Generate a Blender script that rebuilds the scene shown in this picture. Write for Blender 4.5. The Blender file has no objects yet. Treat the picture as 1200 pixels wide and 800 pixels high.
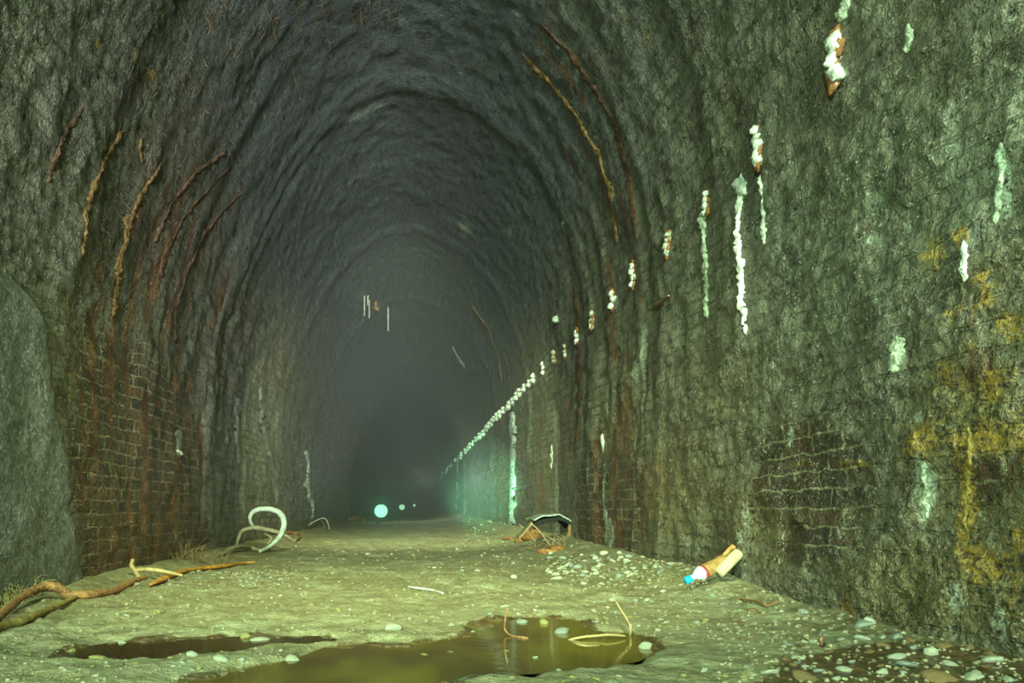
import bpy, bmesh, math, random
import numpy as np
from mathutils import Vector, Matrix

random.seed(7)
SC = bpy.context.scene
COL = SC.collection
F, CX, CY, EYE = 800.0, 478.0, 598.0, 0.55      # focal length in px, vanishing point, eye height

# ------------------------------------------------------------------ camera
cd = bpy.data.cameras.new('camera'); cam = bpy.data.objects.new('camera', cd); COL.objects.link(cam)
cd.sensor_width = 36.0; cd.lens = 36.0 * F / 1200.0
cd.shift_x = (600 - CX) / 1200.0; cd.shift_y = (CY - 400) / 1200.0
cd.clip_start = 0.05; cd.clip_end = 300
cam.location = (0, 0, EYE); cam.rotation_euler = (math.pi / 2, 0, 0)
SC.camera = cam

# ------------------------------------------------------------------ view, world, lights
SC.view_settings.view_transform = 'Standard'; SC.view_settings.look = 'None'
SC.view_settings.gamma = 1; SC.view_settings.use_curve_mapping = False
SC.view_settings.exposure = 0.0
w = bpy.data.worlds.new('world'); SC.world = w; w.use_nodes = True
w.node_tree.nodes['Background'].inputs[0].default_value = (0.55, 0.75, 0.6, 1)
w.node_tree.nodes['Background'].inputs[1].default_value = 0.25
SC.cycles.use_denoising = True
SC.cycles.max_bounces = 5; SC.cycles.diffuse_bounces = 3; SC.cycles.volume_bounces = 0
SC.cycles.glossy_bounces = 3; SC.cycles.transmission_bounces = 3
SC.cycles.sample_clamp_indirect = 3.0

def light(name, kind, loc, energy, color, target=None, **kw):
    l = bpy.data.lights.new(name, kind); l.energy = energy; l.color = color
    for k, v in kw.items(): setattr(l, k, v)
    o = bpy.data.objects.new(name, l); COL.objects.link(o); o.location = loc
    if target is not None:
        o.rotation_euler = (Vector(target) - Vector(loc)).to_track_quat('-Z', 'Y').to_euler()
    return o

MINT = (0.60, 1.0, 0.62)
light('fill_sun', 'SUN', (0, -3, 2), 9.0, (0.70, 1.0, 0.70), target=(0.30, 0, 1.75), angle=math.radians(14))  # added parallel fill along the bore, evens out the wall light
light('vault_fill_sun', 'SUN', (0, -3, 1), 8.0, (0.86, 0.96, 0.98), target=(-0.22, 0, 1.36), angle=math.radians(14))  # second added sun, aimed upward to brighten the vault
light('flash_key', 'AREA', (-0.9, -0.6, 2.4), 380, MINT, target=(1.3, 4.0, 0.9), size=0.25)
light('floor_fill', 'SPOT', (-0.2, 2.0, 4.2), 2200, (0.80, 1.0, 0.50), target=(-0.1, 6.0, 0.0), spot_size=math.radians(80), spot_blend=1.0, shadow_soft_size=0.25)  # unseen overhead fill, added to brighten the near floor
light('floor_fill_far', 'SPOT', (-0.1, 8.0, 4.6), 2600, (0.80, 1.0, 0.55), target=(-0.1, 13.5, 0.0), spot_size=math.radians(85), spot_blend=1.0, shadow_soft_size=0.25)  # unseen overhead fill, added for the floor farther in
for y, e in ((26.0, 70),):
    light('tunnel_fill', 'POINT', (0.6, y, 1.8), e, (0.80, 1.0, 0.84), shadow_soft_size=0.4)  # unseen fill point added to lift the deep tunnel
light('torch_beam', 'SPOT', (0.5, 6.5, 0.5), 26000, (0.30, 1.0, 0.52), target=(2.15, 19.0, 1.3), spot_size=math.radians(15), spot_blend=0.8, shadow_soft_size=0.05)
light('torch_side', 'SPOT', (0.9, 0.2, 1.7), 260, (0.35, 1.0, 0.62), target=(2.2, 3.7, 1.95), spot_size=math.radians(24), spot_blend=1.0, shadow_soft_size=0.1)

# ------------------------------------------------------------------ noise
def _h(ix, iy, iz, seed):
    n = (ix.astype(np.int64) * 374761393 + iy.astype(np.int64) * 668265263 + iz.astype(np.int64) * 2147483647 + seed * 974711) & 0x7fffffff
    n = ((n ^ (n >> 13)) * 1274126177) & 0x7fffffff
    n = ((n ^ (n >> 16)) * 374761393) & 0x7fffffff
    return ((n ^ (n >> 15)) & 0xffff) / 65535.0
def vnoise(x, y, z, seed=0):
    x, y, z = np.broadcast_arrays(np.asarray(x, float), np.asarray(y, float), np.asarray(z, float))
    ix, iy, iz = np.floor(x), np.floor(y), np.floor(z)
    fx, fy, fz = x - ix, y - iy, z - iz
    fx, fy, fz = [f * f * (3 - 2 * f) for f in (fx, fy, fz)]
    r = 0
    for dx in (0, 1):
        for dy in (0, 1):
            for dz in (0, 1):
                wgt = (fx if dx else 1 - fx) * (fy if dy else 1 - fy) * (fz if dz else 1 - fz)
                r = r + wgt * _h(ix + dx, iy + dy, iz + dz, seed)
    return r * 2 - 1
def fbm(x, y, z, oct=3, seed=0):
    r, a = 0, 1.0
    for k in range(oct):
        r = r + a * vnoise(x * 2 ** k, y * 2 ** k, z * 2 ** k, seed + k * 17); a *= 0.5
    return r
def sst(a, b, x):
    t = np.clip((np.asarray(x, float) - a) / (b - a), 0, 1); return t * t * (3 - 2 * t)

# ------------------------------------------------------------------ tunnel profile (right foot -> crown -> left foot)
XC = -0.085
def _prof():
    P = [(2.2, -0.2), (2.2, 2.3)]
    for k in range(1, 200):
        a = math.pi / 2 * k / 200
        P.append((XC + 2.285 * math.cos(a), 2.3 + 3.34 * math.sin(a)))
    for k in range(200, -1, -1):
        a = math.pi / 2 * k / 200; e = 2 / 1.7
        P.append((XC - 2.285 * max(0.0, math.cos(a)) ** e, 1.65 + 3.99 * max(0.0, math.sin(a)) ** e))
    P.append((-2.37, -0.2))
    return np.array(P)
PR = _prof()
SL = np.concatenate([[0], np.cumsum(np.hypot(*np.diff(PR, axis=0).T))])
LT = SL[-1]
def prof(s):
    return np.interp(s, SL, PR[:, 0]), np.interp(s, SL, PR[:, 1])
def pnorm(s):
    x0, z0 = prof(np.clip(s - .06, 0, LT)); x1, z1 = prof(np.clip(s + .06, 0, LT))
    tx, tz = x1 - x0, z1 - z0; l = np.hypot(tx, tz) + 1e-9
    return -tz / l, tx / l            # inward
SPR, SPL = 2.5, LT - 1.85             # springing lines
RINGS = [(4.75, .015, .35), (6.32, .018, .5), (8.3, .03, .45), (12.5, .03, .4), (16.5, .035, .4), (26.5, .05, .6), (33, .04, .5), (40, .06, .7), (52, .06, .8), (64, .07, 1.0)]
def disp(s, Y):
    """inward displacement of the lining in metres"""
    x, z = prof(s)
    wall = 1 - sst(2.2, 3.6, z)
    d = (.011 + .017 * wall) * fbm(x * 1.1, Y * 1.1, z * 1.1, 3, 3) + (0.010 + .008 * wall) * fbm(x * 6, Y * 6, z * 6, 3, 11)
    d = d + .007 * fbm(x * 26, Y * 26, z * 26, 2, 19) * (Y < 12)
    d = d + (.007 * fbm(x * 55, Y * 55, z * 55, 1, 23)) * (Y < 5.5)
    far = 1 - .45 * (1 - wall)
    for y, h, wd in RINGS:
        h = h * far
        yy = Y + .05 * vnoise(s * 2.3, Y * 0, 0 * Y, 5)
        d = d + h * sst(y - wd, y - wd + .12, yy) * (1 - sst(y - .02, y + .03, yy))
    ribs = vnoise(Y * 4.2, s * .35, 0 * Y, 61)
    zone = sst(4.4, 5.0, Y) * (1 - sst(8.3, 9.5, Y))
    d = d + .022 * ribs * zone * sst(1.0, 2.2, z) * (1 - sst(4.6, 5.2, z))
    d = d + .024 * vnoise(Y * 1.9, s * .3, 0 * Y, 62) * sst(8.5, 10, Y) * (.12 + .88 * wall)
    return d
def surf(s, Y, off=0.0):
    x, z = prof(s); nx, nz = pnorm(s); d = disp(s, Y) + off
    return x + nx * d, np.asarray(Y, float) + 0 * x, z + nz * d
_ss = np.linspace(0, LT, 4000); _px, _pz = prof(_ss)
_ang = np.arctan2(_pz - EYE, _px)
_ang = np.where(_ang < -math.pi / 2, _ang + 2 * math.pi, _ang)
def hit(px, py):
    """arc position and distance along the tunnel of the lining point that stands at this picture point"""
    dx, dz = (px - CX) / F, -(py - CY) / F
    a = math.atan2(dz, dx)
    if a < -math.pi / 2: a += 2 * math.pi
    s = float(np.interp(a, _ang, _ss))
    for it in range(3):
        x, z = prof(s); nx, nz = pnorm(s)
        Y = math.hypot(x, z - EYE) / math.hypot(dx, dz)
        d = float(disp(np.array([s]), np.array([Y]))[0])
        r = math.hypot(x + nx * d, z + nz * d - EYE)
        Y = r / math.hypot(dx, dz)
    return s, Y

# ------------------------------------------------------------------ floor
def gflat(px, py, z=0.0):
    Y = (EYE - z) * F / (py - CY); return ((px - CX) * Y / F, Y)
PUD_A = [(150, 830), (215, 795), (270, 785), (345, 772), (380, 758), (430, 754), (480, 753), (520, 749), (548, 742), (542, 733), (570, 727), (610, 723), (655, 722), (690, 729), (700, 739), (745, 742), (770, 751), (778, 761), (748, 775), (700, 784), (640, 789), (590, 791), (540, 800), (560, 830)]
PUD_B = [(58, 772), (75, 762), (130, 752), (200, 748), (300, 745), (385, 745), (398, 750), (330, 757), (285, 763), (230, 768), (170, 774), (120, 775)]
PUD_C = [(890, 830), (915, 790), (940, 778), (1000, 766), (1060, 764), (1120, 770), (1200, 780), (1260, 800), (1260, 830)]
WZ = -0.022
def poly(p): return np.array([gflat(a, b, WZ) for a, b in p])
def sdist(P, X, Y):
    """signed distance to a ground polygon, positive inside"""
    d = np.full(X.shape, 1e9); ins = np.zeros(X.shape, bool)
    n = len(P)
    for i in range(n):
        ax, ay = P[i]; bx, by = P[(i + 1) % n]
        ex, ey = bx - ax, by - ay
        t = np.clip(((X - ax) * ex + (Y - ay) * ey) / (ex * ex + ey * ey), 0, 1)
        d = np.minimum(d, np.hypot(X - ax - t * ex, Y - ay - t * ey))
        c = ((ay > Y) != (by > Y)) & (X < ex * (Y - ay) / (ey if abs(ey) > 1e-9 else 1e-9) + ax)
        ins ^= c
    return np.where(ins, d, -d)
PA, PB, PC = poly(PUD_A), poly(PUD_B), poly(PUD_C)
def pond(X, Y):
    X = np.asarray(X, float); Y = np.asarray(Y, float); out = np.full(X.shape, -1.0)
    m = Y < 4.0
    if m.any():
        jx = X[m] + .05 * fbm(X[m] * 7, Y[m] * 7, 0 * X[m], 3, 71); jy = Y[m] + .06 * fbm(X[m] * 7, Y[m] * 7, 0 * X[m] + 5, 3, 72)
        out[m] = np.maximum(sdist(PA, jx, jy), sdist(PB, jx, jy))
    return out
def wetf(X, Y):
    X = np.asarray(X, float); Y = np.asarray(Y, float); out = np.zeros(X.shape)
    m = Y < 4.0
    if m.any():
        out[m] = np.maximum(sst(-.10, .04, sdist(PC, X[m], Y[m])), sst(-.05, .03, np.maximum(sdist(PA, X[m], Y[m]), sdist(PB, X[m], Y[m]))))
    return out
def fh(X, Y):
    X = np.asarray(X, float); Y = np.asarray(Y, float)
    r = sst(0.2, 2.1, X)
    far = np.minimum(.45, .014 * np.maximum(0, Y - 6)) * r + np.minimum(.40, .0065 * np.maximum(0, Y - 8)) * (1 - r)
    z = far + .10 * sst(1.55, 2.15, X) * sst(3.7, 4.7, Y) + .03 * sst(1.5, 2.2, X)
    z = z + .07 * (1 - sst(-2.3, -1.75, X)) * sst(3.5, 5, Y)
    a = sst(1.5, 3.5, Y)
    z = z + .020 * fbm(X * 1.6, Y * 1.1, 0 * X, 3, 41) + .011 * fbm(X * 7, Y * 5, 0 * X + 2, 3, 42) + .006 * fbm(X * 26, Y * 20, 0 * X + 7, 2, 43)
    p = pond(X, Y)
    z = np.where(Y < 4, np.maximum(z, -.006 + .006 * fbm(X * 20, Y * 16, 0 * X, 2, 44)), z)
    k = .85 * sst(-.30, -.02, p); z = z * (1 - k) + (WZ + .014 + .009 * fbm(X * 9, Y * 9, 0 * X, 3, 45)) * k
    return z - .05 * sst(-.05, .10, p)
def yrows(y0, y1, k):
    ys = [y0]
    while ys[-1] < y1: ys.append(ys[-1] + max(.012, ys[-1] * k))
    return np.array(ys)
FXS = np.linspace(-2.62, 2.45, 400); FYS = yrows(1.3, 78, .0052)
_fx, _fy = np.meshgrid(FXS, FYS)
FZ = fh(_fx.ravel(), _fy.ravel()).reshape(_fx.shape)
FYL = FYS.tolist(); FZL = FZ.tolist()
import bisect
def fz(x, y):
    u = min(max((x + 2.62) / (5.07 / 399), 0), 398.999); i = int(u); u -= i
    y = min(max(y, 1.3), 77.9); j = min(max(bisect.bisect_right(FYL, y) - 1, 0), len(FYL) - 2)
    v = (y - FYL[j]) / (FYL[j + 1] - FYL[j]); a, b = FZL[j], FZL[j + 1]
    return (a[i] * (1 - u) + a[i + 1] * u) * (1 - v) + (b[i] * (1 - u) + b[i + 1] * u) * v
def gp(px, py, dz=0.0):
    z = 0.0
    for k in range(12):
        Y = (EYE - z) * F / max(py - CY, 1.0); X = (px - CX) * Y / F
        z = .5 * z + .5 * (fz(X, Y) + dz)
    return Vector((X, Y, z))
def at(px, py, Y): return Vector(((px - CX) * Y / F, Y, EYE - (py - CY) * Y / F))

# ------------------------------------------------------------------ materials
def nmat(name):
    m = bpy.data.materials.new(name); m.use_nodes = True; nt = m.node_tree
    return m, nt, nt.nodes['Principled BSDF']
def nd(nt, t, **kw):
    n = nt.nodes.new(t)
    for k, v in kw.items():
        if k.startswith('i_'):
            key = k[2:]; key = int(key) if key.isdigit() else key.replace('_', ' ')
            n.inputs[key].default_value = v
        else: setattr(n, k, v)
    return n
def noise(nt, vec, scale, detail=4, rough=.6):
    n = nd(nt, 'ShaderNodeTexNoise', i_Scale=scale, i_Detail=detail, i_Roughness=rough); nt.links.new(vec, n.inputs['Vector']); return n.outputs['Fac']
def ramp(nt, fac, a, b, ca=0.0, cb=1.0):
    n = nd(nt, 'ShaderNodeMapRange'); n.interpolation_type = 'SMOOTHSTEP'
    nt.links.new(fac, n.inputs[0]); n.inputs[1].default_value = a; n.inputs[2].default_value = b; n.inputs[3].default_value = ca; n.inputs[4].default_value = cb
    return n.outputs[0]
def mth(nt, op, a, b=None):
    n = nd(nt, 'ShaderNodeMath', operation=op)
    for k, v in enumerate((a, b)):
        if v is None: continue
        if isinstance(v, (int, float)): n.inputs[k].default_value = v
        else: nt.links.new(v, n.inputs[k])
    return n.outputs[0]
def mix(nt, fac, a, b):
    n = nd(nt, 'ShaderNodeMix', data_type='RGBA')
    for sock, v in ((n.inputs[0], fac), (n.inputs[6], a), (n.inputs[7], b)):
        if isinstance(v, (int, float)): sock.default_value = v
        elif isinstance(v, tuple): sock.default_value = (*v, 1) if len(v) == 3 else v
        else: nt.links.new(v, sock)
    return n.outputs[2]
def attr(nt, name): return nd(nt, 'ShaderNodeAttribute', attribute_name=name).outputs['Fac']
def bump(nt, h, dist, strength=1.0, prev=None):
    n = nd(nt, 'ShaderNodeBump', i_Strength=strength, i_Distance=dist); nt.links.new(h, n.inputs['Height'])
    if prev is not None: nt.links.new(prev, n.inputs['Normal'])
    return n.outputs[0]
def scalev(nt, vec, sc):
    n = nd(nt, 'ShaderNodeMapping'); nt.links.new(vec, n.inputs[0]); n.inputs['Scale'].default_value = sc; return n.outputs[0]

def lining_material():
    m, nt, b = nmat('sooty_brick_lining'); L = nt.links.new
    uv = nd(nt, 'ShaderNodeUVMap', uv_map='metres').outputs[0]
    ob = nd(nt, 'ShaderNodeTexCoord').outputs['Object']
    br = nd(nt, 'ShaderNodeTexBrick', i_Scale=1.0); br.offset = .5; br.squash = .8; br.squash_frequency = 3
    wob = nd(nt, 'ShaderNodeVectorMath', operation='ADD')
    nz = nd(nt, 'ShaderNodeTexNoise', i_Scale=6.0, i_Detail=4.0); L(ob, nz.inputs['Vector'])
    sc = nd(nt, 'ShaderNodeVectorMath', operation='SCALE'); L(nz.outputs['Color'], sc.inputs[0]); sc.inputs['Scale'].default_value = .075
    L(uv, wob.inputs[0]); L(sc.outputs[0], wob.inputs[1]); L(wob.outputs[0], br.inputs['Vector'])
    for k, v in (('Mortar Size', .009), ('Mortar Smooth', .35), ('Brick Width', .29), ('Row Height', .10)): br.inputs[k].default_value = v
    br.inputs['Color1'].default_value = (.082, .044, .024, 1); br.inputs['Color2'].default_value = (.035, .024, .015, 1); br.inputs['Mortar'].default_value = (.19, .165, .095, 1)
    bh = nd(nt, 'ShaderNodeTexBrick', i_Scale=1.0); bh.offset = .5; bh.squash = .8; bh.squash_frequency = 3; L(wob.outputs[0], bh.inputs['Vector'])
    for k, v in (('Mortar Size', .012), ('Mortar Smooth', .6), ('Brick Width', .29), ('Row Height', .10)): bh.inputs[k].default_value = v
    bh.inputs['Color1'].default_value = (1, 1, 1, 1); bh.inputs['Color2'].default_value = (.25, .25, .25, 1); bh.inputs['Mortar'].default_value = (0, 0, 0, 1)
    n_big = noise(nt, ob, 1.3, 5); n_mid = noise(nt, ob, 7, 5, .65); n_fine = noise(nt, ob, 38, 4, .7); n_gr = noise(nt, ob, 110, 2, .6); n_sp = noise(nt, ob, 62, 3, .7)
    streak = noise(nt, scalev(nt, uv, (1.3, .14, 1)), 1.0, 6, .78)
    streak3 = noise(nt, scalev(nt, uv, (1.1, .10, 1)), 1.7, 6, .78)
    dash = noise(nt, scalev(nt, uv, (2.4, 7.5, 1)), 1.0, 4, .6)
    streak2 = noise(nt, scalev(nt, uv, (22, 1.6, 1)), 1.0, 3, .6)
    # crust: dark grey-olive lime and soot
    c = mix(nt, ramp(nt, n_big, .3, .7), (.105, .090, .056), (.175, .158, .105))
    c = mix(nt, ramp(nt, streak, .42, .7), c, (.20, .19, .145))
    c = mix(nt, ramp(nt, streak3, .50, .66, 0, .75), c, (.060, .040, .024))
    c = mix(nt, ramp(nt, streak3, .44, .32, 0, .55), c, (.24, .24, .19))
    c = mix(nt, ramp(nt, dash, .50, .68, 0, .75), c, (.045, .036, .022))
    c = mix(nt, ramp(nt, n_mid, .48, .72), c, (.060, .046, .026))
    c = mix(nt, mth(nt, 'MULTIPLY', ramp(nt, bh.outputs['Color'], .05, .6, 1, 0), ramp(nt, n_big, .35, .65, .1, .6)), c, (.034, .030, .020))
    oz2 = mth(nt, 'ADD', attr(nt, 'olive'), mth(nt, 'MULTIPLY', mth(nt, 'SUBTRACT', n_mid, .5), .8))
    c = mix(nt, ramp(nt, oz2, .15, .75, 0, .8), c, mix(nt, ramp(nt, n_fine, .35, .65), (.075, .045, .016), (.20, .155, .055)))
    # soot on the vault
    c = mix(nt, attr(nt, 'soot_shade'), c, mix(nt, ramp(nt, n_mid, .3, .7), (.072, .078, .080), (.105, .11, .112)))
    # brick where the crust is off
    n_br = mth(nt, 'ADD', attr(nt, 'brick'), mth(nt, 'MULTIPLY', mth(nt, 'SUBTRACT', n_mid, .5), 1.3))
    bm_ = ramp(nt, n_br, .35, .62)
    c = mix(nt, bm_, c, br.outputs['Color'])
    # rust
    rz = mth(nt, 'ADD', attr(nt, 'rust'), mth(nt, 'MULTIPLY', mth(nt, 'SUBTRACT', streak2, .5), 1.3))
    c = mix(nt, ramp(nt, rz, .30, .62, 0, .85), c, mix(nt, ramp(nt, n_mid, .35, .7), (.075, .026, .010), (.20, .085, .024)))
    # ochre
    oz = mth(nt, 'ADD', attr(nt, 'ochre'), mth(nt, 'MULTIPLY', mth(nt, 'SUBTRACT', mth(nt, 'ADD', mth(nt, 'MULTIPLY', n_mid, .6), mth(nt, 'MULTIPLY', n_fine, .4)), .5), 2.4))
    c = mix(nt, ramp(nt, oz, .34, .75, 0, .8), c, mix(nt, ramp(nt, n_fine, .35, .65), (.16, .085, .012), (.42, .24, .03)))
    # pale lime
    pz = mth(nt, 'ADD', attr(nt, 'pale'), mth(nt, 'MULTIPLY', mth(nt, 'SUBTRACT', mth(nt, 'ADD', mth(nt, 'MULTIPLY', streak2, .5), mth(nt, 'MULTIPLY', n_fine, .5)), .5), 1.6))
    c = mix(nt, ramp(nt, pz, .30, .58, 0, .9), c, mix(nt, ramp(nt, n_fine, .3, .7), (.20, .21, .15), (.38, .40, .30)))
    # pale grains all over, dark pits
    gr = mth(nt, 'MULTIPLY', ramp(nt, n_sp, .57, .66), ramp(nt, n_mid, .36, .6))
    c = mix(nt, mth(nt, 'MULTIPLY', gr, mth(nt, 'SUBTRACT', 1.0, mth(nt, 'MULTIPLY', attr(nt, 'soot_shade'), .75))), c, (.40, .40, .30))
    c = mix(nt, ramp(nt, n_fine, .47, .34, 0, .85), c, (.020, .017, .011))
    c = mix(nt, attr(nt, 'dark'), c, (.018, .012, .008))  # shade of the recess and the joint, put into the colour
    L(c, b.inputs['Base Color'])
    b.inputs['Specular IOR Level'].default_value = .5
    L(ramp(nt, n_mid, .35, .7, .28, .62), b.inputs['Roughness'])
    joint = mth(nt, 'MULTIPLY', mth(nt, 'SUBTRACT', 1.0, br.outputs['Fac']), mth(nt, 'ADD', mth(nt, 'MULTIPLY', bm_, .6), .35))
    n1 = bump(nt, mth(nt, 'ADD', joint, mth(nt, 'MULTIPLY', bh.outputs['Color'], .6)), .022, .9)
    n2 = bump(nt, n_mid, .035, .8, n1)
    n3 = bump(nt, n_fine, .022, 1.0, n2)
    n4 = bump(nt, n_sp, .012, 1.0, n3)
    L(n4, b.inputs['Normal'])
    return m

def floor_material():
    m, nt, b = nmat('muddy_ballast'); L = nt.links.new
    ob = nd(nt, 'ShaderNodeTexCoord').outputs['Object']
    nb = noise(nt, ob, 1.1, 4); nm = noise(nt, ob, 6, 5, .65); nf = noise(nt, ob, 30, 4, .7); ng = noise(nt, ob, 95, 3, .65)
    c = mix(nt, ramp(nt, nb, .3, .7), (.17, .145, .070), (.26, .235, .125))
    c = mix(nt, ramp(nt, noise(nt, scalev(nt, ob, (1.2, .7, 1)), 1.6, 5, .7), .50, .66, 0, .8), c, (.30, .31, .19))
    c = mix(nt, ramp(nt, noise(nt, scalev(nt, ob, (2.2, 5, 1)), 1.0, 5, .7), .50, .66, 0, .75), c, (.11, .078, .030))
    c = mix(nt, ramp(nt, nm, .45, .72), c, (.13, .100, .042))
    c = mix(nt, ramp(nt, nf, .52, .74, 0, .75), c, (.36, .335, .20))
    c = mix(nt, ramp(nt, nf, .44, .32, 0, .75), c, (.07, .055, .025))
    c = mix(nt, ramp(nt, ng, .60, .74, 0, .4), c, (.42, .40, .28))
    wet = ramp(nt, mth(nt, 'ADD', attr(nt, 'wet'), mth(nt, 'MULTIPLY', mth(nt, 'SUBTRACT', nm, .5), .9)), .35, .65)
    c = mix(nt, mth(nt, 'MULTIPLY', wet, .88), c, mix(nt, ramp(nt, nf, .4, .65), (.045, .022, .008), (.10, .055, .02)))
    L(c, b.inputs['Base Color'])
    L(ramp(nt, wet, 0, 1, .75, .22), b.inputs['Roughness'])
    n1 = bump(nt, nm, .04, .7); n2 = bump(nt, nf, .018, 1.0, n1); n3 = bump(nt, ng, .006, .9, n2)
    L(n3, b.inputs['Normal'])
    return m

def simple(name, c1, c2, scale=20, rough=.7, bumpd=.004, stretch=None, c3=None, spec=.4, metallic=0):
    m, nt, b = nmat(name); L = nt.links.new
    ob = nd(nt, 'ShaderNodeTexCoord').outputs['Object']
    if stretch: ob = scalev(nt, ob, stretch)
    n = noise(nt, ob, scale, 4, .65); n2 = noise(nt, ob, scale * 3.3, 3, .6)
    c = mix(nt, ramp(nt, n, .35, .65), c1, c2)
    if c3: c = mix(nt, ramp(nt, n2, .54, .66), c, c3)
    L(c, b.inputs['Base Color']); b.inputs['Roughness'].default_value = rough; b.inputs['Specular IOR Level'].default_value = spec; b.inputs['Metallic'].default_value = metallic
    L(bump(nt, n2, bumpd, .8, bump(nt, n, bumpd * 2.5, .8)), b.inputs['Normal'])
    return m
M = {}
M['lining'] = lining_material()
M['floor'] = floor_material()
M['calcite'] = simple('white_calcite', (.36, .37, .30), (.60, .61, .52), 22, .35, .006, spec=.6)
M['calcite_dull'] = simple('dull_calcite', (.22, .24, .17), (.38, .40, .30), 26, .55, .005, c3=(.12, .10, .05))
M['flow'] = simple('grey_flowstone', (.20, .225, .20), (.42, .46, .40), 9, .5, .008, stretch=(1, 1, 2.5), c3=(.12, .12, .09))
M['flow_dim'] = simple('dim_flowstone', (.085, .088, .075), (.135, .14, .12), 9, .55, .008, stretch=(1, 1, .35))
M['rustcrust'] = simple('rust_crust', (.14, .05, .014), (.34, .15, .03), 30, .75, .006, c3=(.05, .02, .008))
M['rustline'] = simple('dark_rust', (.045, .018, .010), (.10, .045, .018), 30, .7, .008, c3=(.03, .02, .012))
M['yellow'] = simple('yellow_ochre', (.17, .11, .02), (.36, .25, .05), 40, .6, .006, c3=(.10, .05, .02))
M['ochreline'] = simple('ochre_rust', (.11, .055, .018), (.22, .125, .04), 30, .7, .008, c3=(.10, .05, .02))
M['stone'] = simple('pale_stone', (.38, .38, .27), (.58, .58, .43), 14, .6, .004, c3=(.20, .17, .09))
M['stone_y'] = simple('yellow_stone', (.26, .23, .08), (.42, .38, .14), 14, .6, .004, c3=(.2, .17, .06))
M['gravel'] = simple('mixed_gravel', (.13, .11, .055), (.27, .25, .15), 28, .7, .003, c3=(.12, .08, .04))
M['stone_b'] = simple('brown_stone', (.16, .10, .04), (.28, .18, .07), 14, .6, .004, c3=(.10, .06, .025))
M['stone_g'] = simple('grey_stone', (.22, .24, .20), (.36, .38, .31), 14, .6, .004)
M['root'] = simple('red_root', (.17, .075, .03), (.33, .16, .055), 10, .75, .008, stretch=(.5, 3, 3), c3=(.10, .05, .025))
M['root_y'] = simple('mossy_root', (.17, .12, .035), (.28, .20, .06), 10, .75, .008, c3=(.1, .065, .02))
M['orange'] = simple('orange_bark', (.30, .12, .02), (.46, .21, .03), 16, .7, .006, c3=(.16, .07, .02))
M['twig'] = simple('tan_twig', (.26, .17, .07), (.40, .29, .13), 20, .7, .002)
M['twig_d'] = simple('brown_twig', (.12, .08, .04), (.22, .15, .07), 20, .75, .003)
M['hose'] = simple('weathered_hose', (.30, .34, .27), (.46, .50, .40), 16, .6, .004, c3=(.2, .2, .14))
M['hose_b'] = simple('muddy_hose', (.17, .14, .085), (.28, .24, .15), 16, .65, .004)
M['sheet'] = simple('grey_sheet_metal', (.17, .19, .15), (.27, .30, .24), 9, .45, .003, c3=(.13, .11, .07))
M['wood'] = simple('pale_wood', (.34, .30, .15), (.46, .40, .22), 7, .65, .004, stretch=(6, 6, 1))
M['wood_o'] = simple('orange_wood', (.27, .13, .035), (.40, .21, .06), 9, .7, .004, stretch=(6, 6, 1))
M['plastic_w'] = simple('white_label', (.42, .52, .55), (.55, .62, .66), 40, .4, .001)
M['plastic_c'] = simple('blue_cap', (.0, .30, .62), (.02, .42, .75), 40, .35, .001)
M['plastic_b'] = simple('brown_bottle', (.20, .105, .03), (.30, .17, .06), 20, .3, .002)
M['plastic_r'] = simple('red_band', (.22, .03, .02), (.30, .05, .03), 20, .4, .001)
M['parging'] = simple('grey_parging', (.06, .060, .047), (.115, .115, .095), 16, .5, .006, c3=(.19, .20, .165))
M['dead'] = simple('dead_grass', (.20, .16, .06), (.32, .26, .10), 20, .8, .002)
M['soot_shade'] = simple('shaded_underside', (.012, .012, .010), (.02, .019, .016), 20, .95, .001, spec=.05)  # near-black colour standing for shade under the metal sheet
M['black'] = simple('lamp_casing', (.02, .02, .02), (.03, .03, .03), 20, .5, .001)
def water_material(c1=(.075, .045, .012), c2=(.17, .125, .016)):
    m, nt, b = nmat('murky_water'); L = nt.links.new
    ob = nd(nt, 'ShaderNodeTexCoord').outputs['Object']
    n = noise(nt, scalev(nt, ob, (1, .5, 1)), 1.6, 3)
    L(mix(nt, ramp(nt, n, .35, .68), c1, c2), b.inputs['Base Color'])
    b.inputs['Roughness'].default_value = .06; b.inputs['IOR'].default_value = 1.33
    L(bump(nt, noise(nt, scalev(nt, ob, (3, 9, 1)), 2.0, 2), .002, .5), b.inputs['Normal'])
    return m
M['water'] = water_material(); M['water_dark'] = water_material((.035, .02, .008), (.06, .038, .012))
def glow(name, col, st):
    m, nt, b = nmat(name); b.inputs['Base Color'].default_value = (.02, .02, .02, 1); b.inputs['Emission Color'].default_value = (*col, 1); b.inputs['Emission Strength'].default_value = st; return m
M['glow'] = glow('lit_globe', (.24, 1.0, .44), 2.2)
M['glow2'] = glow('lit_globe_pale', (.45, 1.0, .55), 1.0)
def haze_material():
    m = bpy.data.materials.new('damp_haze'); m.use_nodes = True; nt = m.node_tree; nt.nodes.clear()
    o = nt.nodes.new('ShaderNodeOutputMaterial'); v = nt.nodes.new('ShaderNodeVolumePrincipled')
    v.inputs['Color'].default_value = (.62, .63, .64, 1); v.inputs['Density'].default_value = HAZE
    v.inputs['Anisotropy'].default_value = 0.4
    nt.links.new(v.outputs[0], o.inputs['Volume']); return m
HAZE = .018

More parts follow.
